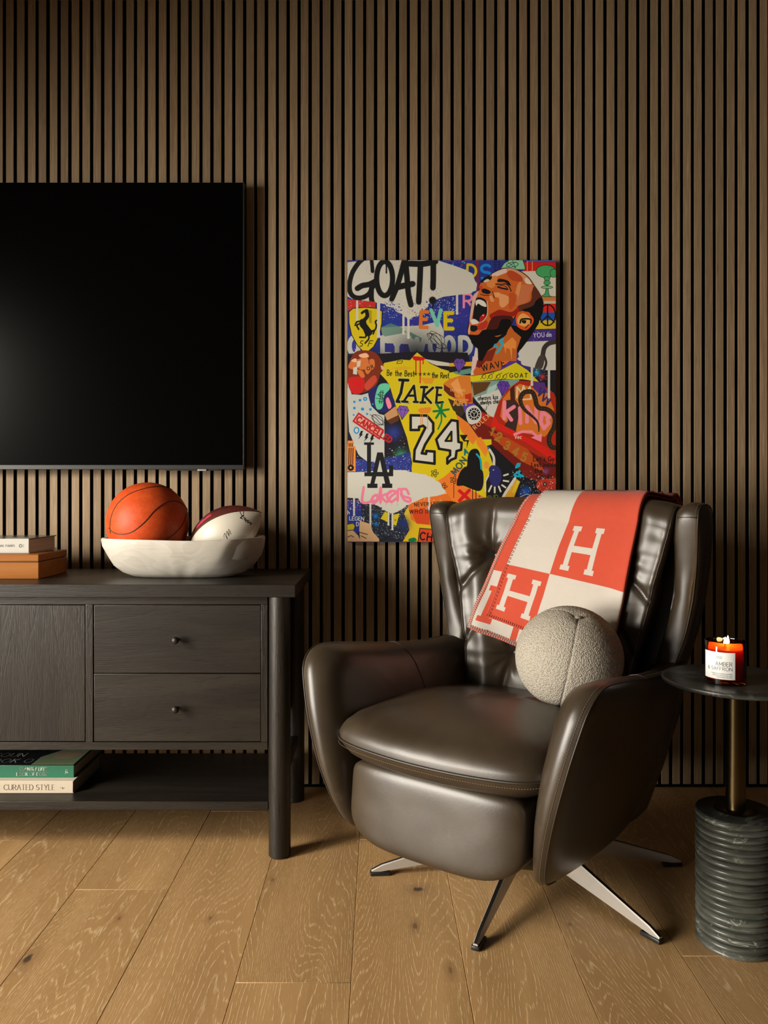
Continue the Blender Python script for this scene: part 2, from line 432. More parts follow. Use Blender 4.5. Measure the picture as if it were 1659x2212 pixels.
def _fb():
    t = T('maroon_football_leather'); v = t.obj(False); c = t.voro(v, 420); t.bump(c, .6, .0012)
    return t.set(Base_Color=t.mix(t.ss(c, .2, .7), (.115, .020, .014), (.075, .014, .010)), Roughness=.42)
M['fbred'] = _fb()
M['ink'] = plain('black_ink', (.01, .01, .012), .5)
M['redink'] = plain('red_ink', (.62, .03, .05), .5)
M['blueink'] = plain('blue_ink', (.03, .05, .35), .5)
M['red'] = mat_fabric('coral_wool', (.52, .075, .040), (.43, .058, .031))
M['cream'] = mat_fabric('cream_wool', (.53, .485, .43), (.455, .41, .36))
M['boucle'] = mat_boucle()
M['paper'] = plain('white_paper', (.42, .405, .362), .6)
M['pages'] = None
def _pages():
    t = T('page_edges'); v = t.obj(False); n = t.noise(t.vec('MULTIPLY', v, (4, 4, 900)), 1, 2)
    return t.set(Base_Color=t.mix(t.ss(n, .3, .7), (.42, .37, .29), (.60, .54, .44)), Roughness=.8)
M['pages'] = _pages()
M['coverdark'] = plain('dark_cover', (.016, .022, .026), .2)
M['green'] = plain('green_cloth', (.012, .135, .075), .45)
M['linen'] = mat_fabric('beige_linen', (.56, .48, .375), (.47, .40, .305), 1300, .4)
M['grass'] = mat_fabric('printed_grass', (.07, .13, .02), (.16, .24, .04), 260, .0)
M['dog'] = plain('printed_dog', (.50, .38, .26), .4)
M['textwhite'] = plain('printed_white', (.75, .72, .65), .5)
M['textbrown'] = plain('printed_brown', (.10, .065, .04), .5)
M['label'] = plain('white_label', (.80, .80, .77), .45)
M['teal'] = plain('printed_teal', (.03, .12, .14), .3)
def _glass():
    t = T('amber_glass'); t.b.inputs['Transmission Weight'].default_value = 1.0
    t.b.inputs['IOR'].default_value = 1.45; t.b.inputs['Roughness'].default_value = .02
    v = t.obj(False); n = t.noise(v, 3, 1)
    return t.set(Base_Color=t.mix(t.math('MULTIPLY', n, .1), (.62, .13, .03), (.55, .10, .02)))
M['glass'] = _glass()
def _wax():
    t = T('amber_wax'); v = t.obj(False); n = t.noise(v, 20, 2)
    t.b.inputs['Subsurface Weight'].default_value = .9; t.b.inputs['Subsurface Radius'].default_value = (1.0, .35, .12); t.b.inputs['Subsurface Scale'].default_value = .03
    return t.set(Base_Color=t.mix(t.math('MULTIPLY', n, .2), (.80, .42, .20), (.75, .36, .16)), Roughness=.3)
M['wax'] = _wax()
def _flame():
    t = T('candle_flame_and_reflection'); e = t.b.inputs['Emission Color']; v = t.obj(False)
    sx = t.n('ShaderNodeSeparateXYZ'); t.l(v, sx.inputs[0])
    t.l(t.mix(t.ss(sx.outputs[2], .0, .02), (1.0, .42, .10), (1.0, .80, .42)), e)
    t.b.inputs['Emission Strength'].default_value = 42.0
    return t.set(Base_Color=(1, .7, .4))
M['flame_and_reflection'] = _flame()
M['canvas_side'] = plain('canvas_edge', (.07, .065, .06), .7)

# ------------------------------------------------------------------ room
WALL = 2.915                                       # front face of the slats
CEIL = 2.892
XL, XR = -2.35, 2.05
wall = box('wall_back', XL, XR, WALL+.012, WALL+.06, -.02, CEIL+.03, M['felt'], None, 0)
tag(wall, 'wood slat feature wall over black felt behind the chair and television', kind='structure')
slat_me = None
rs = random.Random(3)
n = 0; pitch = .0400
k0 = int((XL-.0)/pitch)
for k in range(k0+1, int(XR/pitch)):
    xc = .006+k*pitch
    if xc < -1.75 or xc > 1.65: continue
    if slat_me is None:
        o = box('slat', -.0142, .0142, -.006, .006, -1.437, 1.437, M['slat'], wall, .0012, 1); slat_me = o.data
        slat_me.materials.append(M['felt'])          # veneer on the face only: the sides are black board
        for p in slat_me.polygons: p.material_index = 0 if p.normal.y < -.3 else 1
    else:
        o = link(bpy.data.objects.new('slat', slat_me), wall)
    o.location = (xc+rs.uniform(-.0008, .0008), WALL+.006+rs.uniform(-.0003, .0003), .014+1.437)
ceil = box('ceiling', XL, XR, -.2, WALL+.06, CEIL, CEIL+.05, plain('ceiling_paint', (.62, .60, .56), .9), None, 0)
tag(ceil, 'flat painted ceiling just above the slat wall', kind='structure')
floor = box('floor', XL, XR, -.2, WALL+.06, -.05, -.012, plain('subfloor', (.02, .014, .009), .9), None, 0)
tag(floor, 'wide oak plank floor running toward the slat wall', kind='structure')
PW = .2555
JOINTS = {-5: [2.475, .6], -4: [1.45], -3: [2.166, .35], -2: [2.70, .9], -1: [1.753], 0: [2.48, .7], 1: [1.15], 2: [.9], 3: [1.854], 4: [2.3, .5]}
for k in range(-8, 9):
    x0 = -.063+k*PW
    js = sorted([-.2, WALL+.012]+JOINTS.get(k, [0.4+(k*37 % 17)/10]))
    for a, b in zip(js[:-1], js[1:]):
        if b < .9 or x0 > XR or x0+PW < XL: continue
        o = box('plank', -PW/2+.0003, PW/2-.0003, -(b-a)/2+.0004, (b-a)/2-.0004, -.012, 0, M['floor'], floor, .0011, 1)
        o.location = (x0+PW/2, (a+b)/2, 0)

# ------------------------------------------------------------------ television
tv = tag(empty('television', (-1.405, 2.85, 1.1645)), 'large black flat television mounted on the slat wall', 'television')
def loc(o, p): o.location = -Vector(p); return o
TVX0, TVX1, TVZ0, TVZ1 = -2.325, -.4855, 1.1645, 2.1935
tl = (-1.405, 2.85, 1.1645)
loc(box('housing', TVX0, TVX1, 2.853, 2.882, TVZ0, TVZ1, M['black'], tv, .003), tl)
loc(box('screen', TVX0+.004, TVX1-.004, 2.8505, 2.8535, TVZ0+.0165, TVZ1-.003, M['screen'], tv, .0006), tl)
loc(box('bottom_bezel', TVX0, TVX1, 2.848, 2.858, TVZ0, TVZ0+.0160, M['bezel'], tv, .001), tl)
loc(box('side_bezel', TVX1-.0036, TVX1+.0004, 2.8495, 2.882, TVZ0+.002, TVZ1, M['bezel'], tv, .0008), tl)
loc(box('receiver_bar', -.77, -.575, 2.853, 2.868, TVZ0-.004, TVZ0+.001, M['black'], tv, .001), tl)
loc(box('badge', -.6505, -.6195, 2.8465, 2.852, TVZ0-.0055, TVZ0+.0005, M['tagm'], tv, .0006), tl)
loc(box('wall_bracket', -1.75, -1.06, 2.882, WALL-.001, 1.45, 1.9, M['black'], tv, .002), tl)

# ------------------------------------------------------------------ sideboard
SBO = (-1.105, 2.59, 0)
sb = tag(empty('sideboard', SBO), 'dark stained oak sideboard with doors, drawers and an open lower shelf', 'sideboard')
def sp(o): o.location = -Vector(SBO); return o
TOPZ = .810
SX0, SX1 = -1.962, -.2476
sp(box('top_board', SX0, SX1, 2.340, 2.842, TOPZ-.038, TOPZ, M['ebtop'], sb, .002))
# carcass made of boards so that the gaps round the fronts are real
BX0, BX1, BZ0, BZ1 = -1.878, -.332, .3175, TOPZ-.038
BY0, BY1 = 2.360, 2.80
sp(box('top_rail', BX0, BX1, BY0, BY0+.022, .7485, BZ1, M['ebx'], sb, .0012))
sp(box('bottom_rail', BX0, BX1, BY0, BY1, BZ0, .3405, M['ebx'], sb, .0012))
for a, b in ((BX1-.0195, BX1), (-.8715, -.8495), (-1.362, -1.350), (BX0, BX0+.0195)):
    sp(box('stile', a, b, BY0, BY0+.022, .3405, .7485, M['ebz'], sb, .0012))
sp(box('side_panel', BX1-.018, BX1, BY0+.022, BY1, .3405, BZ1, M['ebz'], sb, .001))
sp(box('side_panel', BX0, BX0+.018, BY0+.022, BY1, .3405, BZ1, M['ebz'], sb, .001))
sp(box('back_panel', BX0+.018, BX1-.018, BY1-.012, BY1, .3405, BZ1, M['felt'], sb, 0))
sp(box('inner_panel', BX0+.018, BX1-.018, BY0+.024, BY0+.03, .3405, BZ1, M['felt'], sb, 0))
def knob(x, z, parent):
    k = lathe('knob', [(0, 0), (.0042, 0), (.0042, .012), (.0085, .0155), (.0108, .021), (.0108, .025), (.0085, .030), (.004, .0322), (0, .0325)], M['black'], parent, 28)
    k.rotation_euler = (PI/2, 0, 0); k.location = Vector((x, BY0+.001, z))-Vector(SBO); return k
for z0, z1 in ((.5454, .7465), (.3427, .5428)):
    d = sp(box('drawer', -.8470, -.3532, BY0+.0015, BY0+.020, z0, z1, M['ebx'], sb, .0010))
    k = knob(-.6, (z0+z1)/2, d); k.location = (-.6, BY0+.001, (z0+z1)/2)
for a, b in ((-1.3475, -.8738), (-1.858, -1.3645)):
    d = sp(box('door', a, b, BY0+.0015, BY0+.020, .3427, .7465, M['ebz'], sb, .0012))
    k = knob(a+.03, .56, d); k.location = (a+.03, BY0+.001, .56)
sp(box('shelf', -1.88, -.330, BY0, 2.80, .139, .165, M['ebtop'], sb, .0015))
for x in (-.2976, -1.912):
    for y in (2.372, 2.803):
        sp(lathe('leg', [(0, 0), (.029, 0), (.0325, .004), (.033, .30), (.0318, BZ1), (0, BZ1)], M['ebz'], sb, 48, (x, y)))
    sp(box('side_stretcher', x-.012, x+.012, 2.40, 2.775, .20, .235, M['ebx'], sb, .003))

# ------------------------------------------------------------------ things on the sideboard
wb = tag(empty('wooden_box', (-1.26, 2.60, TOPZ)), 'orange brown wooden box with a lid under the white book', 'box')
wl = (-1.26, 2.60, TOPZ)
loc(box('box_body', -1.47, -1.066, 2.4905, 2.716, TOPZ, TOPZ+.0525, M['boxwood'], wb, .0025, 3), wl)
loc(box('lid', -1.47, -1.066, 2.4905, 2.716, TOPZ+.0545, TOPZ+.0775, M['boxwood'], wb, .0030, 3), wl)
loc(box('lid_liner', -1.465, -1.071, 2.495, 2.711, TOPZ+.050, TOPZ+.057, M['seamball'], wb, 0), wl)

def book(name, o, label, x0, x1, y0, y1, z0, z1, spine_m, cover_m, board=.003):
    b = tag(empty(name, o), label, 'book')
    loc(box('page_block', x0, x1-.0035, y0+.004, y1-.004, z0+board, z1-board, M['pages'], b, .0006, 1), o)
    loc(box('spine', x0, x1, y0, y0+.004, z0, z1, spine_m, b, .0015), o)
    loc(box('front_cover', x0, x1+.001, y0+.001, y1, z1-board, z1+.0004, cover_m, b, .0008), o)
    loc(box('back_cover', x0, x1+.001, y0+.001, y1, z0-.0001, z0+board, spine_m, b, .0008), o)
    return b
def front_text(name, parent, o, txt, x_right, zbase, h, y, mat, thick, thin, serif=0.0, track=.16, width=1.0, slant=0.0, x_left=None):
    P, W = text_strokes(txt, h, track, width, slant)
    x = x_right-W if x_left is None else x_left
    mb = ribbons(P, thick, thin, serif, lambda a, b: (x+a-o[0], y-o[1], zbase+b-o[2]))
    t = mb.build(name, mat, parent, False, None, False)
    for p in t.data.polygons:                       # letters face the room
        pass
    return t
ZB = TOPZ+.0776
bo = (-1.28, 2.64, ZB)
wbk = book('park_book', bo, 'thick white book about parks lying on the wooden box', -1.43, -1.117, 2.536, 2.75, ZB, ZB+.0465, M['paper'], M['coverdark'])
front_text('title', wbk, bo, 'NATIONAL PARKS', -1.1625, ZB+.0207, .0064, 2.5357, M['ink'], .0011, .0006, .0007, .34)
mb = MB()                                          # the round printer's mark and the small lines beside it
cx, cz = -1.1435, ZB+.0236
mb2 = ribbons([arc(0, 0, .0042, .0042, 20, 340, 22), [(0, 0), (.0042, 0)]]+[[(.0042*math.cos(a), .0042*math.sin(a)), (.0056*math.cos(a), .0056*math.sin(a))] for a in np.linspace(0, 2*PI, 13)[:-1]],
              .0011, .0011, 0, lambda a, b: (cx+a-bo[0], 2.5357-bo[1], cz+b-bo[2]))
for i in range(5):
    ribbons([[(0, 0), (.0032, 0)]], .0007, .0007, 0, lambda a, b: (cx+.0075+a-bo[0], 2.5357-bo[1], cz-.004+i*.002+b-bo[2]), mb2)
mb2.build('emblem', M['ink'], wbk, False, None, False)
loc(box('cover_stripe', -1.24, -1.135, 2.60, 2.64, ZB+.0465, ZB+.0471, M['teal'], wbk, 0), bo)
loc(box('cover_stripe', -1.20, -1.125, 2.545, 2.575, ZB+.0465, ZB+.0471, M['paper'], wbk, 0), bo)

# dough bowl: hand-carved, boat-shaped, with flat chisel facets
BC = (-.635, 2.590)
BWL = tag(empty('dough_bowl', (BC[0], BC[1], TOPZ)), 'whitewashed carved wooden bowl holding two balls on the sideboard', 'bowl')
def bowl():
    NA = 120; rings = []
    rb = random.Random(11)
    def radius(a, L, W, p=2.6): c, s = abs(math.cos(a)), abs(math.sin(a)); return 1/((c/L)**p+(s/W)**p)**(1/p)
    # (fraction of the height, half length, half width)
    prof = [(0.0, .150, .060), (.02, .165, .072), (.12, .196, .092), (.3, .225, .112), (.55, .247, .1335), (.8, .258, .1425), (.95, .261, .1455), (1.0, .259, .145)]
    H = .124
    cuts = [(.55, .42, -.72, .0), (-.7, .2, -.68, .0), (.9, .35, -.3, 0), (.15, -.05, -1, 0), (.78, -.6, -.2, 0)]
    def outer(a, f, L, W):
        r = radius(a, L, W)
        x, y = r*math.cos(a), r*math.sin(a)
        k = (mnoise.noise(Vector((math.cos(a)*1.6, math.sin(a)*1.6, f*1.5+4)))*.006+mnoise.noise(Vector((math.cos(a)*4, math.sin(a)*4, f*3)))*.0025)*min(1, 1.4-f*.9)
        m = 1+k/max(r, .05)
        x, y = x*m, y*m
        # chisel facet along the right front: cut by a slanted plane
        z = f*H
        for nx, ny, nz, d in ((.64, -.64, -.42, .147), (.80, -.25, -.55, .168), (-.05, -.90, -.43, .128), (-.80, -.35, -.49, .178), (.35, -.86, -.36, .147)):
            q = nx*x+ny*y+nz*(z-.02)-d
            if q > 0: x -= q*nx; y -= q*ny
        if f > .9: z += .0022*math.sin(a*2+.6)+.004*max(0, math.cos(a))**4
        return (x, y, z)
    for f, L, W in prof: rings.append([outer(2*PI*i/NA, f, L, W) for i in range(NA)])
    inner = []
    for f, L, W in ((1.0, .249, .1350), (.96, .247, .1335), (.8, .243, .1295), (.5, .226, .117), (.28, .190, .085), (.2, .12, .05), (.19, .03, .012)):
        ring = []
        for i in range(NA):
            a = 2*PI*i/NA; r = radius(a, L, W); z = f*H
            if f > .9: z += .0022*math.sin(a*2+.6)+.004*max(0, math.cos(a))**4
            ring.append((r*math.cos(a), r*math.sin(a), z))
        inner.append(ring)
    V, F = loft(rings+inner)
    o = mesh('bowl_body', V, F, M['bowl'], BWL, True, 24)
    return o
bowl()

# basketball
BB = Vector((-.7537, 2.590, .983)); BR = .1312
bb = tag(empty('basketball', BB), 'worn orange basketball sitting in the wooden bowl', 'ball')
bm = bmesh.new(); bmesh.ops.create_uvsphere(bm, u_segments=72, v_segments=48, radius=BR); bm_obj('ball_cover', bm, M['ball'], bb)
def ball_path(f, n=120, closed=True):
    pts = []
    for i in range(n):
        p = Vector(f(i/n)).normalized(); pts.append(tuple(p*(BR+.0002)))
    return pts
def photo_dir(px, py):                              # point of the ball seen at a picture position, as a direction from its centre
    o = Vector((0, 0, CAM_H)); d = Vector(((px-820)/1720, 1, -(py-1068)/1720)).normalized()
    q = o-BB; b = q.dot(d); disc = b*b-(q.dot(q)-BR*BR)
    return ((o+d*(-b-math.sqrt(max(0, disc))))-BB).normalized()
def seam_through(P, n=60):
    D = [photo_dir(*p) if len(p) == 2 else Vector(p).normalized() for p in P]
    S = spline([tuple(d) for d in D], n)
    return [tuple(Vector(q).normalized()*(BR+.0003)) for q in S]
tube('seam', seam_through([(235, 1140), (245, 1150), (262, 1154), (285, 1149), (312, 1128), (335, 1102), (360, 1085), (382, 1083), (398, 1092), (405, 1102)]), .0014, M['seamball'], bb, 6)
tube('seam', seam_through([(239, 1152), (238, 1128), (250, 1094), (275, 1070), (310, 1056), (345, 1051), (372, 1058)]), .0014, M['seamball'], bb, 6)
tube('seam', seam_through([(402, 1110), (394, 1133), (378, 1152), (360, 1165), (340, 1180)]), .0014, M['seamball'], bb, 6)

# american football: lemon-shaped, two white panels and maroon ones
FC = Vector((-.5045, 2.590, .9485)); FA = .140; FR = .083
fb = tag(empty('football', FC), 'signed white and maroon football leaning in the wooden bowl', 'ball')
ax = Vector((.875, -.06, .48)).normalized()          # long axis, tip up to the right
side = Vector((0, 1, 0)); side = (side-ax*side.dot(ax)).normalized(); upv = ax.cross(side)*-1
if upv.z < 0: upv = -upv
def fpt(t, phi, off=0.0):                            # t -1..1 along the axis, phi around it: 0 towards the room, 90 up
    r = FR*(max(0.0, 1-abs(t)**2.05))**.86+off
    p = ax*(t*FA)+(-side*math.cos(phi)+upv*math.sin(phi))*r
    return p
NT, NP = 48, 72; V = []; F = []; Mi = []
ts = [math.sin(PI/2*(2*i/NT-1)) for i in range(NT+1)]
lo, hi = math.radians(-48), math.radians(41)
for t in ts:
    for j in range(NP): V.append(fpt(t, 2*PI*j/NP+hi))
for i in range(NT):
    for j in range(NP):
        l = (j+1) % NP; F.append((i*NP+j, i*NP+l, (i+1)*NP+l, (i+1)*NP+j))
        q = 2*PI*(j+.5)/NP                          # angle above the upper seam of the room-side panel
        Mi.append(1 if q < PI else 0)               # maroon over the top half
F += [tuple(range(NP)), tuple(NT*NP+j for j in range(NP))]; Mi += [0, 0]
o = mesh('panels', V, F, [M['fbwhite'], M['fbred']], fb); o.data.polygons.foreach_set('material_index', Mi)
for a, m in ((hi, 'seamball'), (lo, 'linen')):
    tube('seam', [tuple(fpt(t, a, .0006)) for t in ts[1:-1]], .0011, M[m], fb, 6)
def fdraw(name, polys, th, mat, t0, p0, s):
    mb = ribbons(polys, th, th, 0, lambda a, b: tuple(fpt(t0+(a*s[0]+b*s[1]), p0+(a*s[2]+b*s[3]), .0008)))
    mb.build(name, mat, fb, False, None, False)
fdraw('signature', [[(0, 1), (.15, .55), (.35, .5), (.45, 1.05)], [(.3, .6), (-.15, .35), (.1, .25)], [(.25, .35), (.5, .3), (.3, .1), (.55, .1), (.35, -.1)], [(.55, .05), (.8, .0), (.55, -.2), (.85, -.25)], [(.75, -.3), (1.0, -.4), (.8, -.55), (1.1, -.5)]],
      .085, M['ink'], .60, math.radians(2), (.14, .03, -.1, .62))
fdraw('signature', [[(0, 0), (.3, .9), (.45, 1.0), (.4, .1), (.6, .8), (.75, .9), (.7, .1), (.8, .6), (1.0, .85), (.95, .0)], [(.7, .3), (1.1, .4)]], .035, M['ink'], .05, math.radians(-22), (.22, .0, .18, .26))
fdraw('signature', [[(0, 0), (.25, .3), (.5, .9), (.45, .2), (.7, .25)]], .04, M['ink'], -.42, math.radians(-18), (.22, 0, .1, .2))
fdraw('signature', [[(i/14, .3*math.sin(i*2.4)+.5) for i in range(15)], [(i/14, .3*math.sin(i*2.1+1)+.3) for i in range(15)]], .22, M['redink'], -.42, math.radians(50), (.40, .02, .06, .16))
fdraw('signature', [[(i/14, .3*math.sin(i*2.0+2)+.5) for i in range(15)]], .07, M['blueink'], -.42, math.radians(49), (.40, .02, .10, .12))
P, W = text_strokes('LEAGUE', 1, .3); fdraw('printed_word', P, .16, M['ink'], .02, math.radians(66), (.075, 0, .0, .10))
P, W = text_strokes('OFFICIAL', 1, .3); fdraw('printed_word', P, .16, M['ink'], -.03, math.radians(75), (.075, 0, .0, .08))

# ------------------------------------------------------------------ books on the lower shelf
SZ = .1654
co = (-1.10, 2.54, SZ+.0001)
cb = book('style_book', co, 'beige linen book lying on the lower shelf under the green book', -1.26, -.933, 2.423, 2.66, SZ, SZ+.0375, M['linen'], M['linen'], .0035)
front_text('title', cb, co, 'CURATED STYLE', -.9885, SZ+.0105, .0158, 2.4226, M['textbrown'], .0017, .0007, .0011, .2, .98)
ribbons([[(0, .5), (.5, .62), (1, .3)], [(.55, .6), (.6, .15), (1.0, .5), (1.2, .45)]], .09, .05, 0, lambda a, b: (-.973+a*.013-co[0], 2.4226-co[1], SZ+.0115+b*.011-co[2])).build('emblem', M['textbrown'], cb, False, None, False)
GZ = SZ+.038
go = (-1.10, 2.56, GZ)
gb = book('dog_book', go, 'green spined book about dogs lying on the beige book', -1.27, -.9405, 2.450, 2.700, GZ, GZ+.0375, M['green'], M['coverdark'], .003)
front_text('title', gb, go, "COUNTRY LIFE'S", -1.022, GZ+.0215, .0105, 2.4496, M['textwhite'], .0012, .0007, .0005, .2, .78, .22)
front_text('title', gb, go, 'BOOK OF DOGS', -1.022, GZ+.0058, .0105, 2.4496, M['textwhite'], .0012, .0007, .0005, .22, .86)
ribbons([arc(.4, .75, .25, .22, 200, -90, 10)+[(.1, 0)], [(.35, .5), (.75, .15), (.85, .3)], [(.05, .45), (.6, .5)]], .1, .07, 0, lambda a, b: (-.968+a*.011-go[0], 2.4496-go[1], GZ+.0125+b*.0125-go[2])).build('emblem', M['textwhite'], gb, False, None, False)
# printed cover: a pale dog on grass, title lines beside it
gz = GZ+.0381
def flat(name, pts, z, mat): return mesh(name, [(x-go[0], y-go[1], z-go[2]) for x, y in pts], [tuple(range(len(pts)))], mat, gb, False)
flat('cover_picture', [(-1.075, 2.455), (-.945, 2.455), (-.945, 2.62), (-1.03, 2.60), (-1.075, 2.53)], gz, M['grass'])
flat('cover_picture', [(-1.03+.042*math.cos(a)*(1+.2*math.sin(3*a))+.03, 2.545+.040*math.sin(a)*(1+.15*math.cos(2*a))) for a in np.linspace(0, 2*PI, 25)[:-1]], gz+.0002, M['dog'])
for i, (tx, y) in enumerate((('BOOK O', 2.475), ('COUN', 2.53))):
    P, W = text_strokes(tx, .034, .22, .8)
    ribbons(P, .003, .0015, .002, lambda a, b: (-1.235+a-go[0], y+b-go[1], gz+.0002-go[2])).build('cover_title', M['textwhite'], gb, False, None, False)

# ------------------------------------------------------------------ armchair (local frame: x to the sitter's left as seen from the room, y to the back, z up)
HUB = (.424, 2.278); TH = math.radians(36.7)
ch = tag(empty('armchair', (HUB[0], HUB[1], 0), -TH), 'dark brown leather swivel wing armchair with buttoned back on a steel star base', 'armchair')
def pw(x, xs, ys): return float(np.interp(x, xs, ys))
# --- arms
ARM = spline([(-.481, .232), (-.509, .276), (-.532, .35), (-.542, .421), (-.542, .511), (-.532, .589), (-.522, .625), (-.499, .652), (-.462, .667), (-.41, .667), (-.30, .653), (-.15, .630), (.02, .612), (.20, .606), (.285, .585),
              (.308, .50), (.304, .32), (.280, .20), (.156, .171), (-.03, .157), (-.294, .186), (-.44, .214)], 132, True)
def arm_x(y, z): return .278+.284*(z-.232)-(.32*max(0, y-.02)**2)+.012*math.exp(-((y+.25)/.2)**2)*math.exp(-((z-.5)/.12)**2)*0
def core(cy, cz, a, b):
    def f(p):
        q = np.array([(p[0]-cy)/a, (p[1]-cz)/b]); q /= np.linalg.norm(q)
        return np.array([cy+a*q[0]*.9, cz+b*q[1]*.9])
    return f
spine_pt = core(-.11, .41, .28, .085)
def panel(name, prof, xf, spine, rings, sgn, parent, thick=lambda y, z: 1.0, wr=0.0):
    n = len(prof); R = []
    for t_abs, t_frac, d in rings:
        ring = []
        for p in prof:
            q = spine(p); v = q-p; L = np.linalg.norm(v)
            s = p+v*(t_abs/L if t_frac is None else t_frac)
            x = xf(s[0], s[1])-d*(thick(s[0], s[1]) if d > 0 else 1)
            if wr and d > 0: x += wr*mnoise.noise(Vector((s[0]*18, s[1]*26, d*60)))
            ring.append((sgn*x, s[0], s[1]))
        R.append(ring)
    V, F = loft(R, True, False)
    for k0_, rg in ((0, R[0]), ((len(R)-1)*n, R[-1])):   # close with a fan, then relax it
        c = np.mean(np.array(rg), axis=0); mid = [tuple(np.array(q)*.5+c*.5) for q in rg]; b = len(V); V = V+mid+[tuple(c)]
        for i in range(n):
            j = (i+1) % n; F.append((k0_+i, k0_+j, b+j, b+i)); F.append((b+i, b+j, b+n))
    return mesh(name, V, F, M['leather'], parent)
ARM_R = [(None, .995, -.0143), (None, .8, -.0143), (None, .62, -.0143), (None, .45, -.014), (None, .25, -.0105), (None, .10, -.006), (.004, None, -.0015), (0, None, .001), (-.001, None, .004), (-.004, None, .012), (-.006, None, .022), (-.002, None, .034), (.009, None, .048), (.026, None, .060),
         (.05, None, .068), (.08, None, .0725), (None, .70, .075), (None, .86, .076), (None, .995, .076)]
def arm_th(y, z): return pw(z, [.2, .3, .46, .60, .67], [.60, .72, 1.0, 1.12, 1.2])*pw(y, [-.54, -.3, .1], [1, 1.08, 1.15])
def dashes(path, mat, parent, name='stitching', step=.0062, ln=.0040, r=.00055, off=None):
    """a row of stitches along a path, one mesh"""
    path = np.array(path, float)
    d = np.r_[0, np.cumsum(np.linalg.norm(np.diff(path, axis=0), axis=1))]
    mb = MB()
    at = lambda s: np.array([np.interp(s, d, path[:, k]) for k in range(3)])
    s = 0
    while s+ln < d[-1]:
        V, F = tube_vf([at(s), at(s+ln*.5), at(s+ln)], [r*.6, r, r*.6], 4); mb.add(V, F); s += step
    return tag(mb.build(name, mat, parent), kind='stuff')
from mathutils.bvhtree import BVHTree
def snap(P, o, off=0.0):
    me = o.data; bv = BVHTree.FromPolygons([v.co for v in me.vertices], [p.vertices[:] for p in me.polygons])
    out = []
    for p in P:
        c, nn, i, d = bv.find_nearest(Vector(p)); out.append(tuple(c+nn*off))
    return out
arms = {}
for sgn in (-1, 1):
    a = panel('arm', ARM, arm_x, spine_pt, ARM_R, sgn, ch, arm_th, .0016); arms[sgn] = a
    # welted outer seam over the front edge and along the top
    seam = [(sgn*(arm_x(p[0], p[1])+.0004), p[0]-.0002, p[1]+.0002) for p in ARM[np.r_[128:132, 0:74]]]
    tube('seam', seam, .0021, M['seamlea'], a, 7)
    st = []
    for p in ARM[np.r_[128:132, 0:74]]:
        q = spine_pt(p); v = (q-p)/np.linalg.norm(q-p)
        s = p-v*.0045; st.append((sgn*(arm_x(p[0], p[1])-.0105), s[0], s[1]))
    dashes(st, M['thread'], a)
    # tuck seam across the inside of the arm
    tk = []
    for z, y, d in ((.640, -.15, -.004), (.640, -.15, .02), (.6365, -.148, .045), (.622, -.145, .068), (.59, -.14, .080), (.55, -.132, .0835), (.50, -.125, .0845), (.46, -.12, .085)):
        tk.append((sgn*(arm_x(y, z)-d*1.12), y, z))
    tk = snap(spline(tk, 40), a, .0004)
    tube('seam', tk, .0013, M['seamlea'], a, 6)
# --- seat cushion
PC = Vector((.5065, 2.130, .6385)); PRAD = .1424          # ball pillow: centre and reach, it rests in the cushion
PL = (math.cos(TH)*(PC.x-HUB[0])-math.sin(TH)*(PC.y-HUB[1]), math.sin(TH)*(PC.x-HUB[0])+math.cos(TH)*(PC.y-HUB[1]), PC.z)
def seat():
    NA = 160; R = []
    def outline(a, inset, y0=-.528, y1=.17, hw=.297):
        hw -= inset; ya = y0+inset; yb = y1-inset; c, s = math.cos(a), math.sin(a); p = 10.0 if s < 0 else 5.0
        r = 1/((abs(c))**p+(abs(s))**p)**(1/p)
        x = hw*c*r; q = s*r
        yc, hy = (ya+yb)/2, (yb-ya)/2
        y = yc+hy*q
        if q < 0: y -= .028*(1-(x/hw)**2)*(-q)
        return x, y
    levels = [(.20, -.060), (.08, -.058), (.040, -.050), (.018, -.034), (.006, -.016), (.000, -.003), (-.001, 0), (.000, .004), (-.001, .014), (.004, .026), (.013, .039), (.027, .051), (.048, .061), (.085, .070), (.13, .076), (.19, .080), (.245, .081)]
    for ins, dz in levels:
        ring = []
        for i in range(NA):
            a = 2*PI*i/NA-PI/2
            x, y = outline(a, ins)
            ze = .459+.012*max(0, (y+.3))/.4-.010*(1-(x/.29)**2)*max(0, min(1, (-.30-y)/.2))
            q = min(1, max(0, (y+.27)/.42)); q = q*q*(3-2*q)
            z = ze+(dz*(1-.78*q) if dz > 0 else dz)
            if dz > .01 and ins < .1:               # puckers by the corners and a soft wobble
                z += .0016*mnoise.noise(Vector((x*22, y*22, 3)))
                cx = abs(x)-.25; 
                if cx > -.06 and y < -.42: z += .0022*math.sin(x*300)*math.exp(-((cx)/.035)**2)*math.exp(-((ins-.012)/.016)**2)
            dx, dy = x-PL[0], y-PL[1]; q = PRAD**2-dx*dx-dy*dy
            if q > 0 and dz > 0: z = min(z, PL[2]-math.sqrt(q)-.0015)   # the ball pillow presses a hollow
            ring.append((x, y, z))
        R.append(ring)
    V, F = loft(R)
    o = mesh('seat_cushion', V, F, M['leather'], ch)
    e = R[6]
    tube('piping', [(x*1.003, y-.0012, z) for x, y, z in e], .0032, M['seamlea'], o, 7, True)
    fr = [(x*1.006, y-.0035, z-.0085) for x, y, z in (R[5][-46:]+R[5][:47])]
    dashes(fr, M['thread'], o)
    return o
seat()
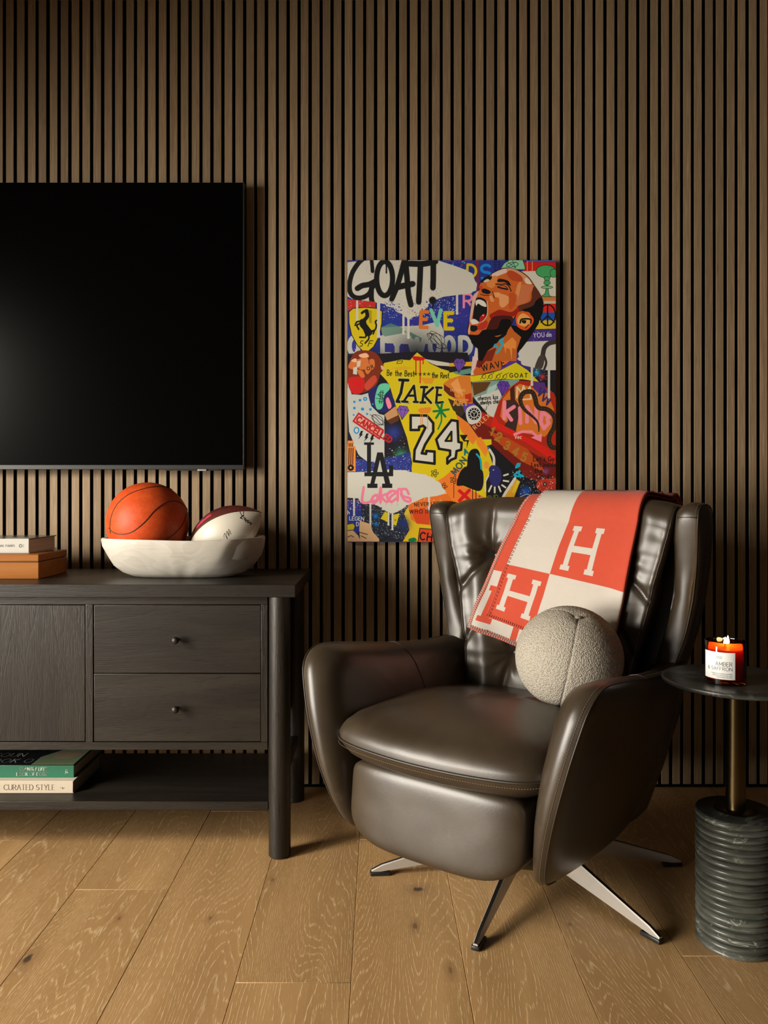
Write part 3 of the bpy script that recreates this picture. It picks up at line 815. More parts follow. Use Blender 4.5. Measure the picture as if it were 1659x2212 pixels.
# --- footrest panel and frame
def fr_shape(x, y, z):
    b = (1-(x/.245)**4)
    if z < 0: z -= .040*b*min(1, -z/.08)
    y = y-.020*b*(1 if y < 0 else .3)+.007*(z/.08)
    y += .0010*mnoise.noise(Vector((x*14, z*20, 5)))
    return x, y, z
superbox('footrest', (0, -.470, .330), (.243, .045, .079), 7, M['leather'], ch, 22, fr_shape)
superbox('underframe', (0, -.10, .30), (.245, .33, .105), 9, M['black'], ch, 6)
tube('hinge_bar', [(.252, -.40, .22), (.262, -.44, .245), (.258, -.43, .31), (.25, -.40, .40)], .006, M['steeldark'], ch)
for z in (.262, .30, .345):
    o = tube('bracket_screw', [(.247, -.43, z), (.256, -.436, z)], .0035, M['steel'], ch)
# --- wings
WING = spline([(.162, .585), (.172, .66), (.178, .75), (.174, .84), (.163, .91), (.150, .975), (.146, 1.015), (.158, 1.037), (.19, 1.046), (.25, 1.044), (.298, 1.022), (.315, .95), (.318, .80), (.312, .66), (.30, .575), (.23, .555)], 96, True)
def wing_x(y, z): return pw(z, [.55, .60, .64, .70, .783, .877, .944, 1.012, 1.06], [.352, .362, .373, .390, .406, .418, .424, .429, .431])-.28*max(0, y-.2)**2
wing_sp = core(.235, .80, .030, .19)
WING_R = [(None, .995, -.009), (None, .8, -.009), (None, .5, -.009), (None, .2, -.006), (.003, None, -.001), (0, None, .001), (-.003, None, .006), (-.006, None, .016), (-.006, None, .030), (.000, None, .044), (.012, None, .054), (.03, None, .059), (None, .6, .06), (None, .8, .06), (None, .995, .06)]
for sgn in (-1, 1):
    a = panel('wing', WING, wing_x, wing_sp, WING_R, sgn, ch, lambda y, z: pw(z, [.6, .8, 1.04], [.95, .98, 1.12]), .0022)
    ids = np.r_[0:58]
    tube('seam', [(sgn*(wing_x(p[0], p[1])+.0003), p[0]-.0003, p[1]) for p in WING[ids]], .0016, M['seamlea'], a, 6)
    st = []
    for p in WING[ids]:
        q = wing_sp(p); v = (q-p)/np.linalg.norm(q-p); s = p-v*.004
        st.append((sgn*(wing_x(p[0], p[1])-.0065), s[0], s[1]))
    dashes(st, M['thread'], a)
    cap = [(sgn*(wing_x(y, z)-d), y, z) for y, z, d in ((.144, 1.012, .002), (.1395, 1.013, .015), (.1395, 1.013, .032), (.146, 1.012, .050), (.160, 1.010, .062))]
    tube('seam', spline(cap, 16), .0014, M['seamlea'], a, 6)
# --- rear shell
RS = []
for z, hw, y0, y1 in ((.17, .26, .02, .20), (.19, .285, .0, .255), (.3, .315, .05, .300), (.45, .345, .215, .325), (.6, .355, .245, .345), (.75, .385, .265, .352), (.9, .402, .275, .352), (.98, .408, .28, .348), (1.02, .398, .282, .335), (1.035, .36, .285, .31)):
    r = []
    for i in range(64):
        a = 2*PI*i/64; p = 4.0; c, s = math.cos(a), math.sin(a); q = 1/(abs(c)**p+abs(s)**p)**(1/p)
        r.append((hw*c*q, (y0+y1)/2+(y1-y0)/2*s*q, z))
    RS.append(r)
V, F = loft(RS); mesh('back_shell', V, F, M['leather'], ch)
# --- buttoned back cushion
CZ = [.40, .543, .608, .653, .731, .772, .826, .916, .996, 1.04, 1.07]
CW = [.255, .258, .266, .277, .292, .300, .312, .336, .354, .360, .361]
CY = [.085, .090, .099, .106, .118, .125, .124, .126, .136, .145, .150]
BUT = [(-.215, .878), (.215, .878), (-.128, .579), (.128, .579), (0, .735)]
CRE = [((-.215, .878), (-.205, 1.09), .006), ((.215, .878), (.205, 1.09), .006), ((-.215, .878), (-.312, .765), .007), ((.215, .878), (.312, .765), .007),
       ((-.215, .878), (-.128, .579), .007), ((.215, .878), (.128, .579), .007), ((-.128, .579), (-.148, .42), .009), ((.128, .579), (.148, .42), .009),
       ((-.215, .72), (-.275, .60), .006), ((.215, .72), (.275, .60), .006), ((0, .735), (-.128, .579), .006), ((0, .735), (.128, .579), .006), ((0, .735), (-.215, .878), .006), ((0, .735), (.215, .878), .006)]
def segd(x, z, a, b):
    ax_, az = a; bx, bz = b; dx, dz = bx-ax_, bz-az; t = ((x-ax_)*dx+(z-az)*dz)/(dx*dx+dz*dz); t = min(1, max(0, t))
    return math.hypot(x-ax_-t*dx, z-az-t*dz)
RT = .062; ZT = 1.056
def cush_y(x, z):
    """front surface of the back cushion"""
    c = pw(z, CZ, CW); y = pw(z, CZ, CY); k = min(1, abs(x)/c)
    y += .030*(1-k**3.0)-.014*math.exp(-((abs(x)-c+.062)/.034)**2)
    y += .028*max(0, (z-.75)/.3)**1.3*(1-k**2)
    y -= .012*math.exp(-((z-.47)/.07)**2)*(1-k**4)
    return y
def cush_detail(x, z):
    d = 0
    for b in BUT:
        r = math.hypot(x-b[0], z-b[1]); d += .020*math.exp(-(r/.030)**2)+.010*math.exp(-(r/.075)**2)
        if r < .13:
            an = math.atan2(z-b[1], x-b[0]); d += .0028*math.sin(an*9+b[0]*20)*math.exp(-((r-.04)/.03)**2)
    for a, b, wd in CRE: d += wd*math.exp(-(segd(x, z, a, b)/.0085)**2)+.4*wd*math.exp(-(segd(x, z, a, b)/.03)**2)
    c = pw(z, CZ, CW); e = c-abs(x)
    d += .0026*mnoise.noise(Vector((x*9+3, z*34, 1.7)))*math.exp(-(e/.075)**2)+.0015*mnoise.noise(Vector((x*16, z*22, 7)))
    return d
NS, NZ = 121, 110
zs = list(np.linspace(.42, ZT-RT, NZ)); V = []; 
rows = []
def cush_row(kind, q):
    row = []
    for i in range(NS):
        s = 2*i/(NS-1)-1; a = abs(s); sg = 1 if s >= 0 else -1
        zb = q if kind == 'f' else ZT-RT
        c = pw(zb if kind == 'f' else min(1.06, ZT-RT+RT*math.sin(q) if kind == 'r' else 1.05), CZ, CW)
        if a <= .86: x = sg*c*(a/.86); back = 0; xo = 0
        else:
            g = (a-.86)/.14; x = sg*c; back = .085*g; xo = sg*(.012*math.sin(g*PI)**.8-.012*g)
        top = pw(abs(x)/c, [0, .7, .9, 1.0], [.012, .010, .0, -.012])
        if kind == 'f':
            y = cush_y(x, q)+cush_detail(x, q)+back; z = q+top*max(0, (q-.8)/.2)
        elif kind == 'r':
            yf = cush_y(x, ZT-RT)+cush_detail(x, ZT-RT)*(1-q/1.6)
            y = yf+RT*(1-math.cos(q))+back*(1-q/1.6*.8); z = ZT-RT+RT*math.sin(q)+top
            if back: z -= .03*((a-.86)/.14)*math.sin(q)
        else:
            yf = cush_y(x, ZT-RT)+RT
            y = yf+(q-yf)*1.0 if q > yf else yf; z = ZT+top-.02*max(0, (q-.26)/.05)
            if back: z -= .03*((a-.86)/.14)
        row.append((x+xo, y, z))
    return row
for z in zs: rows.append(cush_row('f', z))
for q in np.linspace(.12, PI/2, 12): rows.append(cush_row('r', q))
for q in (.27, .30, .325): rows.append(cush_row('t', q))
V, F = loft(rows, False, False)
bc = mesh('back_cushion', V, F, M['leather'], ch)
for b in BUT:
    y = cush_y(*b)+cush_detail(*b)
    k = lathe('button', [(0, .0), (.0095, .0), (.0098, .003), (.0080, .0065), (.004, .0082), (0, .0086)], M['leather'], bc, 24)
    k.rotation_euler = (PI/2, 0, 0); k.location = (b[0], y-.004, b[1])
iS = int(round((.86+1)/2*(NS-1)))
for sgn in (-1, 1):
    i = iS if sgn > 0 else NS-1-iS
    pth = [rows[k][i] for k in range(0, len(rows)-4)]
    tube('seam', [(p[0]+sgn*.001, p[1]-.0004, p[2]) for p in pth], .0019, M['seamlea'], bc, 7)
    dashes([(p[0]+sgn*.0035, p[1]+.0075, p[2]) for p in pth], M['thread'], bc)
for a, b in (((-.215, .862), (-.300, .768)), ((.215, .862), (.300, .768)), ((-.205, .905), (-.203, ZT-RT)), ((-.22, .70), (-.270, .61)), ((-.130, .555), (-.146, .43))):
    pts = [(a[0]+(b[0]-a[0])*t, a[1]+(b[1]-a[1])*t) for t in np.linspace(0, 1, 30)]
    tube('crease_welt', [(x, cush_y(x, z)+cush_detail(x, z)-.0003, z) for x, z in pts], .0011, M['seamlea'], bc, 5)
# --- star base
lathe('swivel_column', [(0, .05), (.062, .05), (.066, .058), (.066, .10), (.05, .115), (.042, .12), (.042, .235), (0, .235)], M['steeldark'], ch, 40)
for k in range(6):
    a = math.radians(183.7+60*k)+TH
    mb = MB(); N = 14; R = []
    for i in range(N+1):
        t = i/N; r = .03+(.448-.03)*t
        zt = .150-.128*t**.95; zb = .066-.058*t; hwid = .0080-.0020*t
        if i == N: zt -= .006
        R.append([(r, -hwid, zb), (r, hwid, zb), (r, hwid, zt-.003), (r, hwid-.002, zt), (r, -hwid+.002, zt), (r, -hwid, zt-.003)])
    V, F = loft(R)
    o = mesh('leg', V, F, [M['steel'], M['steeldark']], ch, True, 30); o.rotation_euler = (0, 0, a)
    for p in o.data.polygons:
        if abs(p.normal.z) > .6: p.material_index = 1
    f = box('foot_pad', .395, .4515, -.0105, .0105, 0, .0115, M['black'], o, .003)

# ------------------------------------------------------------------ folded throw over the chair back (chair's own frame, kept as a thing of its own)
th = tag(empty('throw_blanket', (HUB[0], HUB[1], 0), -TH), 'folded coral red and cream checked throw with large letter H, draped over the chair back', 'blanket')
def blanket_point(TL, TR, BL, BR, TRb, off):
    """(u, v) -> chair frame; v < 0 lies over the top and down behind, v 0..1 hangs in front"""
    def f(u, v):
        if v >= 0:
            xl = TL[0]+(BL[0]-TL[0])*v-.010*math.sin(PI*v); zl = TL[1]+(BL[1]-TL[1])*v
            xr = TR[0]+(BR[0]-TR[0])*v+.006*math.sin(PI*v); zr = TR[1]+(BR[1]-TR[1])*v
            x = xl+(xr-xl)*u; z = zl+(zr-zl)*u
        else:
            x = TL[0]+(TR[0]-TL[0])*u+(TRb-TR[0])*u*min(1, -v/.32)-.02*(1-u)*v; z = TL[1]+(TR[1]-TL[1])*u
        zt = ZT-RT; c = pw(min(z, 1.04), CZ, CW)
        xx = max(-c*.999, min(c*.999, x))
        top = pw(abs(xx)/c, [0, .7, .9, 1.0], [.012, .010, .0, -.012])
        if v >= 0 and z <= zt:
            y = cush_y(xx, z)-off
            y -= .006*math.exp(-((z-.80)/.14)**2)
            y += .0035*math.sin(u*5+v*3)*v+.003*mnoise.noise(Vector((u*3, v*4, off*100)))
            return (x, y-.004*v, z)
        if v >= 0:                                   # turning over the roll
            q = min(1, (z-zt)/(RT+.004)); an = math.asin(q)
            y0 = cush_y(xx, zt)-off
            return (x, y0+(RT+off)*(1-math.cos(an)), zt+(RT+off)*math.sin(an)+top*q)
        yf = cush_y(xx, zt)+RT; L = -v
        y = yf+L; z = ZT+top+off
        if y > .335:
            d = y-.335; y = .335+.035*(1-math.exp(-d/.03))+off; z = z-max(0, d-.012)-.012*(1-math.exp(-d/.012))
        else:
            z -= .010*max(0, (y-.22)/.115)+max(0, abs(x)-.33)*.25
        return (x, y, z)
    return f
def cloth(name, f, us, vs, cell, parent, thick=.006):
    NU, NV = len(us), len(vs); V = [f(u, v) for v in vs for u in us]; F = []; Mi = []
    for j in range(NV-1):
        for i in range(NU-1):
            F.append((j*NU+i, j*NU+i+1, (j+1)*NU+i+1, (j+1)*NU+i)); Mi.append(cell((us[i]+us[i+1])/2, (vs[j]+vs[j+1])/2))
    o = mesh(name, V, F, [M['red'], M['cream']], parent); o.data.polygons.foreach_set('material_index', Mi)
    m = o.modifiers.new('thickness', 'SOLIDIFY'); m.thickness = thick; m.offset = 0
    return o
def lines(a, b, n, extra): return sorted(set([round(x, 5) for x in list(np.linspace(a, b, n))+extra]))
def H_rects(u0, u1, v0, v1, w=.042, sv=.034, sw=.075):
    um = .5*(v0+v1); r = []
    for uc in (u0, u1):
        r.append((uc-w/2, uc+w/2, v0, v1)); r.append((uc-sw/2, uc+sw/2, v0, v0+sv)); r.append((uc-sw/2, uc+sw/2, v1-sv, v1))
    r.append((u0, u1, um-.02, um+.024)); return r
ins = lambda R, u, v: any(a <= u <= b and c <= v <= d for a, b, c, d in R)
H1 = H_rects(.487, .690, .205, .515); H2 = H_rects(.083, .300, .630, .925)
UD, VD = .385, .562
def top_cell(u, v):
    c = ((u < UD) == (v < VD))                      # cream upper left and lower right
    if ins(H1, u, v) or ins(H2, u, v): return 1
    return 1 if c else 0
eu = [UD]+[x for r in H1+H2 for x in r[:2]]; ev = [VD]+[x for r in H1+H2 for x in r[2:]]
fT = blanket_point((-.052, 1.066), (.278, 1.064), (-.190, .697), (.205, .600), .365, .0185)
fB = blanket_point((-.100, 1.056), (.276, 1.060), (-.251, .659), (.195, .535), .362, .0100)
tf = cloth('top_fold', fT, lines(0, 1, 61, eu), lines(-.42, 1, 110, ev), top_cell, th)
HB = [(.062, .115, .66, .93), (.04, .135, .66, .70), (.04, .14, .89, .93), (.115, .30, .83, .865), (.30, .345, .885, 1.0)]
HC = [(.018, .40, .555, .60)]
def low_cell(u, v):
    if u < .02 or v > .975: return 0
    if v < .545: return 0
    if u > .37: return 0
    return 0 if ins(HB, u, v) else 1
eu = [.02, .37]+[x for r in HB for x in r[:2]]; ev = [.545, .975]+[x for r in HB for x in r[2:]]
bf = cloth('under_fold', fB, lines(0, 1, 51, eu), lines(-.36, 1, 110, ev), low_cell, th)
# whip stitches along the edges
def stitches(f, edge, mat, n, ln, parent, zig=False, r=.0010, up=.0045):
    mb = MB()
    for i in range(n):
        t = i/n
        if edge == 'left': a, b = (-.002, t), (ln, t+(.004 if zig else 0.006*(i % 2)))
        else: a, b = (t, 1.002), (t+(.004 if zig else 0.0), 1-ln)
        p, q = np.array(f(*a)), np.array(f(*b)); p[1] -= up; q[1] -= up
        V, F = tube_vf([p, (p+q)/2-np.array([0, .0006, 0]), q], [r*.7, r, r*.7], 4); mb.add(V, F)
        if zig:
            c = np.array(f(-.002, t+1/n) if edge == 'left' else f(t+1/n, 1.002)); c[1] -= up
            V, F = tube_vf([q, (q+c)/2, c], [r*.7, r, r*.7], 4); mb.add(V, F)
    return tag(mb.build('whip_stitch', mat, parent), kind='stuff')
stitches(fT, 'left', M['red'], 70, .026, tf)
stitches(fT, 'bottom', M['red'], 56, .022, tf)
stitches(fB, 'left', M['cream'], 62, .022, bf, True)
stitches(fB, 'bottom', M['cream'], 60, .030, bf, True)
def hem(f, mat, parent, top=-.05):
    p = [f(0, v) for v in np.linspace(top, 1, 70)]+[f(u, 1) for u in np.linspace(.01, 1, 50)]
    return tube('hem', [(x, y-.0015, z) for x, y, z in p], .0030, mat, parent, 6)
hem(fT, M['red'], tf); hem(fB, M['red'], bf)

# ------------------------------------------------------------------ ball pillow
PR = .1394
bp = tag(empty('ball_pillow', PC), 'round cream boucle ball pillow sitting on the chair seat', 'pillow')
bm = bmesh.new(); bmesh.ops.create_icosphere(bm, subdivisions=7, radius=1)
pole = Vector((.07, -.46, .88)).normalized()
e1 = pole.cross(Vector((0, 0, 1))).normalized(); e2 = pole.cross(e1)
sd = Vector((-.295, -.645, -.705)); SEAM0 = math.atan2(sd.dot(e2), sd.dot(e1))
for v in bm.verts:
    d = v.co.normalized()
    la = math.acos(max(-1, min(1, d.dot(pole)))); lo_ = math.atan2(d.dot(e2), d.dot(e1))
    r = 1+.014*math.cos(lo_*5+.6)*math.sin(la)**2*0-.055*math.exp(-(la/.16)**2)
    q = (lo_-SEAM0) % (2*PI/3); q = min(q, 2*PI/3-q)*math.sin(la)
    r -= .016*math.exp(-(q/.014)**2)+.006*math.exp(-(q/.06)**2)
    k = mnoise.voronoi(d*38)[0][0]; k2 = mnoise.noise(d*60)
    r += .0095*(.55-k)+.004*k2
    sq = 1-.03*max(0, -d.z)**4
    v.co = Vector((d.x*1.015, d.y*1.0, d.z*.985*sq))*r*PR
bm_obj('pillow_cover', bm, M['boucle'], bp, True, 180)
lathe('centre_tuft', [(0, .004), (.006, .003), (.009, 0), (.006, -.003)], M['boucle'], bp, 16).location = pole*PR*.95

# ------------------------------------------------------------------ side table and candle
SC_ = (.8557, 1.914)
st = tag(empty('side_table', (SC_[0], SC_[1], 0)), 'small round dark marble side table with a ribbed pedestal and bronze stem', 'side table')
NR = 20; RH = .315/NR; ring_me = None
rr = random.Random(5)
for k in range(NR):
    prof = [(0, 0), (.0805, 0), (.0845, .0008), (.0880, .0028), (.0902, .0052), (.0910, RH*.5), (.0902, RH-.0052), (.0880, RH-.0028), (.0845, RH-.0008), (.0805, RH), (0, RH)]
    if ring_me is None: o = lathe('ring', prof, M['marble'], st, 72); ring_me = o.data
    else: o = link(bpy.data.objects.new('ring', ring_me), st)
    o.location = (rr.uniform(-.0012, .0012), rr.uniform(-.0012, .0012), k*RH); o.rotation_euler = (rr.uniform(-.012, .012), rr.uniform(-.012, .012), rr.uniform(0, 6))
lathe('pedestal_cap', [(0, .311), (.080, .311), (.0885, .3145), (.0895, .3165), (.086, .3185), (0, .3188)], M['marbletop'], st, 72)
lathe('stem_collar', [(0, .3185), (.048, .3185), (.049, .3200), (.046, .3218), (0, .322)], M['bronze'], st, 48)
lathe('stem', [(0, .320), (.0228, .320), (.0228, .621), (0, .621)], M['bronze'], st, 48)
lathe('tabletop', [(0, .6185), (.150, .6185), (.162, .6200), (.1675, .6232), (.1690, .6270), (.1680, .6305), (.1650, .6325), (.160, .6330), (0, .6330)], M['marbletop'], st, 128)

CC = (.8145, 1.8755); CZ0 = .6332; CR = .0457; CH = .0985
cd = tag(empty('candle', (CC[0], CC[1], CZ0)), 'lit amber glass candle with a white label standing on the side table', 'candle')
lathe('glass_jar', [(0, .0), (CR-.003, 0), (CR-.0006, .0012), (CR, .004), (CR, CH-.0015), (CR-.0012, CH), (CR-.0026, CH-.0008), (CR-.0030, CH-.003), (CR-.0034, .012), (CR-.006, .009), (0, .0085)], M['glass'], cd, 72)
lathe('wax', [(0, .0092), (CR-.0066, .0096), (CR-.0040, .0125), (CR-.0037, .0800), (CR-.0045, .0808), (CR-.010, .0796), (0, .0790)], M['wax'], cd, 64)
for x, y in ((-.004, -.006), (.010, .012)):  # second, rear pair is added glowing geometry standing in for the flame's reflection
    tube('wick_and_reflection', [(x, y, .0785), (x+.0005, y, .084), (x+.0015, y, .0885)], .0010, M['ink'], cd, 6)
    f = lathe('flame_and_reflection', [(0, 0), (.0022, .0015), (.0036, .0055), (.0032, .010), (.0018, .0155), (.0005, .0200), (0, .0212)], M['flame_and_reflection'], cd, 16)
    f.location = (x+.001, y, .0862)
def cyl(a, b, off=.0006): return ((CR+off)*math.sin(a), -(CR+off)*math.cos(a), b)     # a: angle from the room side
A0, A1 = math.radians(-92), math.radians(3)
B0, B1 = .0150, .0770
V = []; F = []; NL = 40
for i in range(NL+1):
    a = A0+(A1-A0)*i/NL
    for o_ in (.0003, .0007): V.append(cyl(a, B0, o_)); V.append(cyl(a, B1, o_))
for i in range(NL):
    b = i*4; F += [(b+2, b+3, b+7, b+6), (b, b+4, b+5, b+1), (b+1, b+5, b+7, b+3), (b, b+2, b+6, b+4)]
lab = mesh('label', V, F, M['label'], cd, False)
def lab_text(txt, a_right, zb, h, th_, track=.16, width=1.0):
    P, W = text_strokes(txt, h, track, width)
    mb = ribbons(P, th_, th_, 0, lambda a, b: cyl(a_right+(a-W)/CR, zb+b, .0009))
    mb.build('label_text', M['ink'], lab, False, None, False)
lab_text('AMBER', A1-.15, .0460, .0088, .0009, .20)
lab_text('& SAFFRON', A1-.15, .0355, .0076, .0008, .26, 1.0)
for i, (tw, zz) in enumerate((('VEGAN SOY', .0665), ('WAX BLEND', .0630))): lab_text(tw, A1-.62, zz, .0016, .0003, .3)
for i, (tw, zz) in enumerate((('POURED IN SOUTHERN CALIFORNIA', .0270), ('VEGAN SOY AND ESSENTIAL OILS', .0230), ('MADE IN SMALL BATCHES', .0190))): lab_text(tw, A1-.15, zz, .0017, .0003, .42)
pl = bpy.data.lights.new('candle_light', 'POINT'); pl.energy = .35; pl.color = (1.0, .55, .22); pl.shadow_soft_size = .006
po = bpy.data.objects.new('candle_light', pl); C.objects.link(po); po.location = (CC[0], CC[1], CZ0+.0985)

# ------------------------------------------------------------------ canvas print: the flat picture is painted here in code, in picture units of its own
G.update({
 'a': (.5, [arc(.24, .28, .22, .28, 30, 390, 14), [(.46, .6), (.46, 0)]]), 'e': (.5, [[(.03, .3), (.47, .3)]+arc(.25, .3, .23, .3, 0, 300, 14)]),
 'h': (.46, [[(0, 0), (0, 1)], arc(.22, .35, .22, .24, 180, 0, 8)+[(.44, 0)]]), 't': (.36, [[(.18, .95), (.18, .08), (.3, 0)], [(0, .62), (.36, .62)]]),
 's': (.4, [arc(.2, .45, .17, .14, 40, 270, 8)+arc(.2, .16, .19, .15, 90, -140, 8)]), 'l': (.06, [[(.03, 1), (.03, 0)]]), 'o': (.5, [arc(.25, .3, .24, .3, 90, 450, 16)]),
 'i': (.06, [[(.03, .6), (.03, 0)], [(.03, .85), (.03, .82)]]), 'n': (.44, [[(0, 0), (0, .6)], arc(.21, .36, .21, .23, 180, 0, 8)+[(.42, 0)]]),
 'd': (.5, [arc(.23, .28, .22, .28, 30, 390, 14), [(.46, 1), (.46, 0)]]), 'c': (.44, [arc(.25, .3, .23, .3, 50, 310, 12)]), 'r': (.34, [[(0, 0), (0, .6)], arc(.2, .38, .2, .2, 180, 50, 6)]),
 'u': (.46, [[(0, .6), (0, .22)]+arc(.21, .22, .21, .22, 180, 360, 8)+[(.42, .6), (.42, 0)]]), 'w': (.7, [[(0, .6), (.17, 0), (.35, .55), (.52, 0), (.7, .6)]]),
 'y': (.46, [[(0, .6), (.23, .05)], [(.46, .6), (.1, -.35)]]), 'k': (.44, [[(0, 0), (0, 1)], [(.42, .6), (.02, .22), (.44, 0)]]), 'x': (.44, [[(0, 0), (.44, .6)], [(0, .6), (.44, 0)]]),
 'f': (.36, [[(.36, .95), (.22, .95), (.16, .8), (.16, 0)], [(0, .58), (.34, .58)]]), '$': (.6, [arc(.3, .72, .24, .22, 40, 270, 10)+arc(.3, .28, .26, .22, 90, -140, 10), [(.22, 1.1), (.22, -.1)], [(.4, 1.1), (.4, -.1)]]),
})
class Art:
    X0, Y0, W, H, S = 750.0, 562.0, 451.0, 610.0, 3
    def __init__(s):
        s.a = np.zeros((int(s.H*s.S), int(s.W*s.S), 3), np.float32); s.f = (0, 0, 1.0); s.r = np.random.RandomState(4)
    def at(s, f): s.f = f; return s
    def P(s, pts):
        x0, y0, k = s.f
        return np.array([((x0+x*k-s.X0)*s.S, (y0+y*k-s.Y0)*s.S) for x, y in pts], float)
    def _box(s, x0, y0, x1, y1):
        h, w, _ = s.a.shape
        x0, y0, x1, y1 = max(0, int(x0)), max(0, int(y0)), min(w, int(x1)+2), min(h, int(y1)+2)
        if x1 <= x0 or y1 <= y0: return None
        return x0, y0, x1, y1
    def put(s, b, m, col, al=1.0):
        x0, y0, x1, y1 = b; v = s.a[y0:y1, x0:x1]; m = (m*al)[..., None].astype(np.float32)
        v[:] = v*(1-m)+np.array(col, np.float32)/255*m
    def poly(s, pts, col, al=1.0, smooth=False, line=None, lw=6):
        q = s.P(pts)
        if smooth: q = spline(q, max(40, len(q)*8), True)
        b = s._box(*q.min(0), *q.max(0))
        if b is None: return
        x0, y0, x1, y1 = b
        ys, xs = np.mgrid[y0:y1, x0:x1]; xs = xs+.5; ys = ys+.5; ins_ = np.zeros(xs.shape, bool)
        for (ax_, ay), (bx, by) in zip(q, np.roll(q, -1, 0)):
            if ay == by: continue
            c = ((ay > ys) != (by > ys)) & (xs < (bx-ax_)*(ys-ay)/(by-ay)+ax_); ins_ ^= c
        s.put(b, ins_, col, al)
        if line: s.line(list(pts)+[pts[0]], lw, line) if not smooth else s._raw(np.vstack([q, q[:1]]), lw*s.f[2]*s.S/2, line)
    def _raw(s, q, r, col, al=1.0, soft=0.0):
        pad = r+soft*3+2
        for p, e in zip(q[:-1], q[1:]):
            b = s._box(min(p[0], e[0])-pad, min(p[1], e[1])-pad, max(p[0], e[0])+pad, max(p[1], e[1])+pad)
            if b is None: continue
            x0, y0, x1, y1 = b
            ys, xs = np.mgrid[y0:y1, x0:x1]; d = e-p; L = d.dot(d)+1e-9
            t = np.clip(((xs-p[0])*d[0]+(ys-p[1])*d[1])/L, 0, 1)
            dd = np.hypot(xs-p[0]-t*d[0], ys-p[1]-t*d[1])
            s.put(b, np.clip((r-dd)/max(.8, soft)+.5, 0, 1), col, al)
    def line(s, pts, w_, col, al=1.0, smooth=False, soft=0.0):
        q = s.P(pts)
        if smooth: q = spline(q, len(q)*8)
        s._raw(q, w_*s.f[2]*s.S/2, col, al, soft)
    def dot(s, x, y, r, col, al=1.0, soft=0.0):
        s.line([(x, y), (x+.01, y)], 2*r, col, al, False, soft)
    def oval(s, x, y, rx, ry, col, al=1.0, line=None, lw=6, rot=0.0):
        c, n_ = math.cos(math.radians(rot)), math.sin(math.radians(rot))
        s.poly([(x+rx*math.cos(t)*c-ry*math.sin(t)*n_, y+rx*math.cos(t)*n_+ry*math.sin(t)*c) for t in np.linspace(0, 2*PI, 40)[:-1]], col, al, False, line, lw)
    def glow(s, x, y, r, col, al=1.0):
        q = s.P([(x, y)])[0]; R = r*s.f[2]*s.S; b = s._box(q[0]-2*R, q[1]-2*R, q[0]+2*R, q[1]+2*R)
        if b is None: return
        x0, y0, x1, y1 = b; ys, xs = np.mgrid[y0:y1, x0:x1]
        s.put(b, np.exp(-((xs-q[0])**2+(ys-q[1])**2)/(R*R)), col, al)
    def spray(s, x0, y0, x1, y1, n_, r0, r1, cols, al=1.0):
        for i in range(n_):
            s.dot(s.r.uniform(x0, x1), s.r.uniform(y0, y1), r0+(r1-r0)*s.r.rand()**3, cols[s.r.randint(len(cols))], al)
    def rag(s, pts, amp, step=14):
        """torn brush edge for a polygon"""
        out = []
        for p, e in zip(pts, pts[1:]+pts[:1]):
            L = math.hypot(e[0]-p[0], e[1]-p[1]); m = max(1, int(L/step)) if (len(p) > 2 and p[2]) else 1
            for i in range(m):
                t = i/m; out.append((p[0]+(e[0]-p[0])*t+(s.r.uniform(-amp, amp) if m > 1 else 0), p[1]+(e[1]-p[1])*t+(s.r.uniform(-amp, amp)*.6 if m > 1 else 0)))
        return out
    def text(s, t, x, y, h, w_, col, rot=0.0, track=.2, width=1.0, slant=0.0, al=1.0):
        P_, W_ = text_strokes(t, h, track, width, slant); c, n_ = math.cos(math.radians(rot)), math.sin(math.radians(rot))
        for pl_ in P_: s.line([(x+a*c+b*n_, y+a*n_-b*c) for a, b in pl_], w_, col, al)
    def drips(s, L, col, w_=12):
        for x, y0, y1 in L: s.line([(x, y0), (x, y1)], w_, col); s.dot(x, y1, w_*.62, col)
    def gem(s, x, y, k, col, rot=0):
        c, n_ = math.cos(math.radians(rot)), math.sin(math.radians(rot))
        q = lambda a, b: (x+(a*c-b*n_)*k, y+(a*n_+b*c)*k)
        s.poly([q(-1, -.35), q(-.6, -1), (q(.6, -1)), q(1, -.35), q(0, 1.3)], col, 1, False, (20, 14, 26), 5)
        for a, b in ((q(-1, -.35), q(1, -.35)), (q(-.4, -.35), q(0, 1.3)), (q(.4, -.35), q(0, 1.3)), (q(-.4, -.35), q(-.6, -1)), (q(-.4, -.35), q(0, -1)), (q(.4, -.35), q(0, -1)), (q(.4, -.35), q(.6, -1))): s.line([a, b], 4, (20, 14, 26))
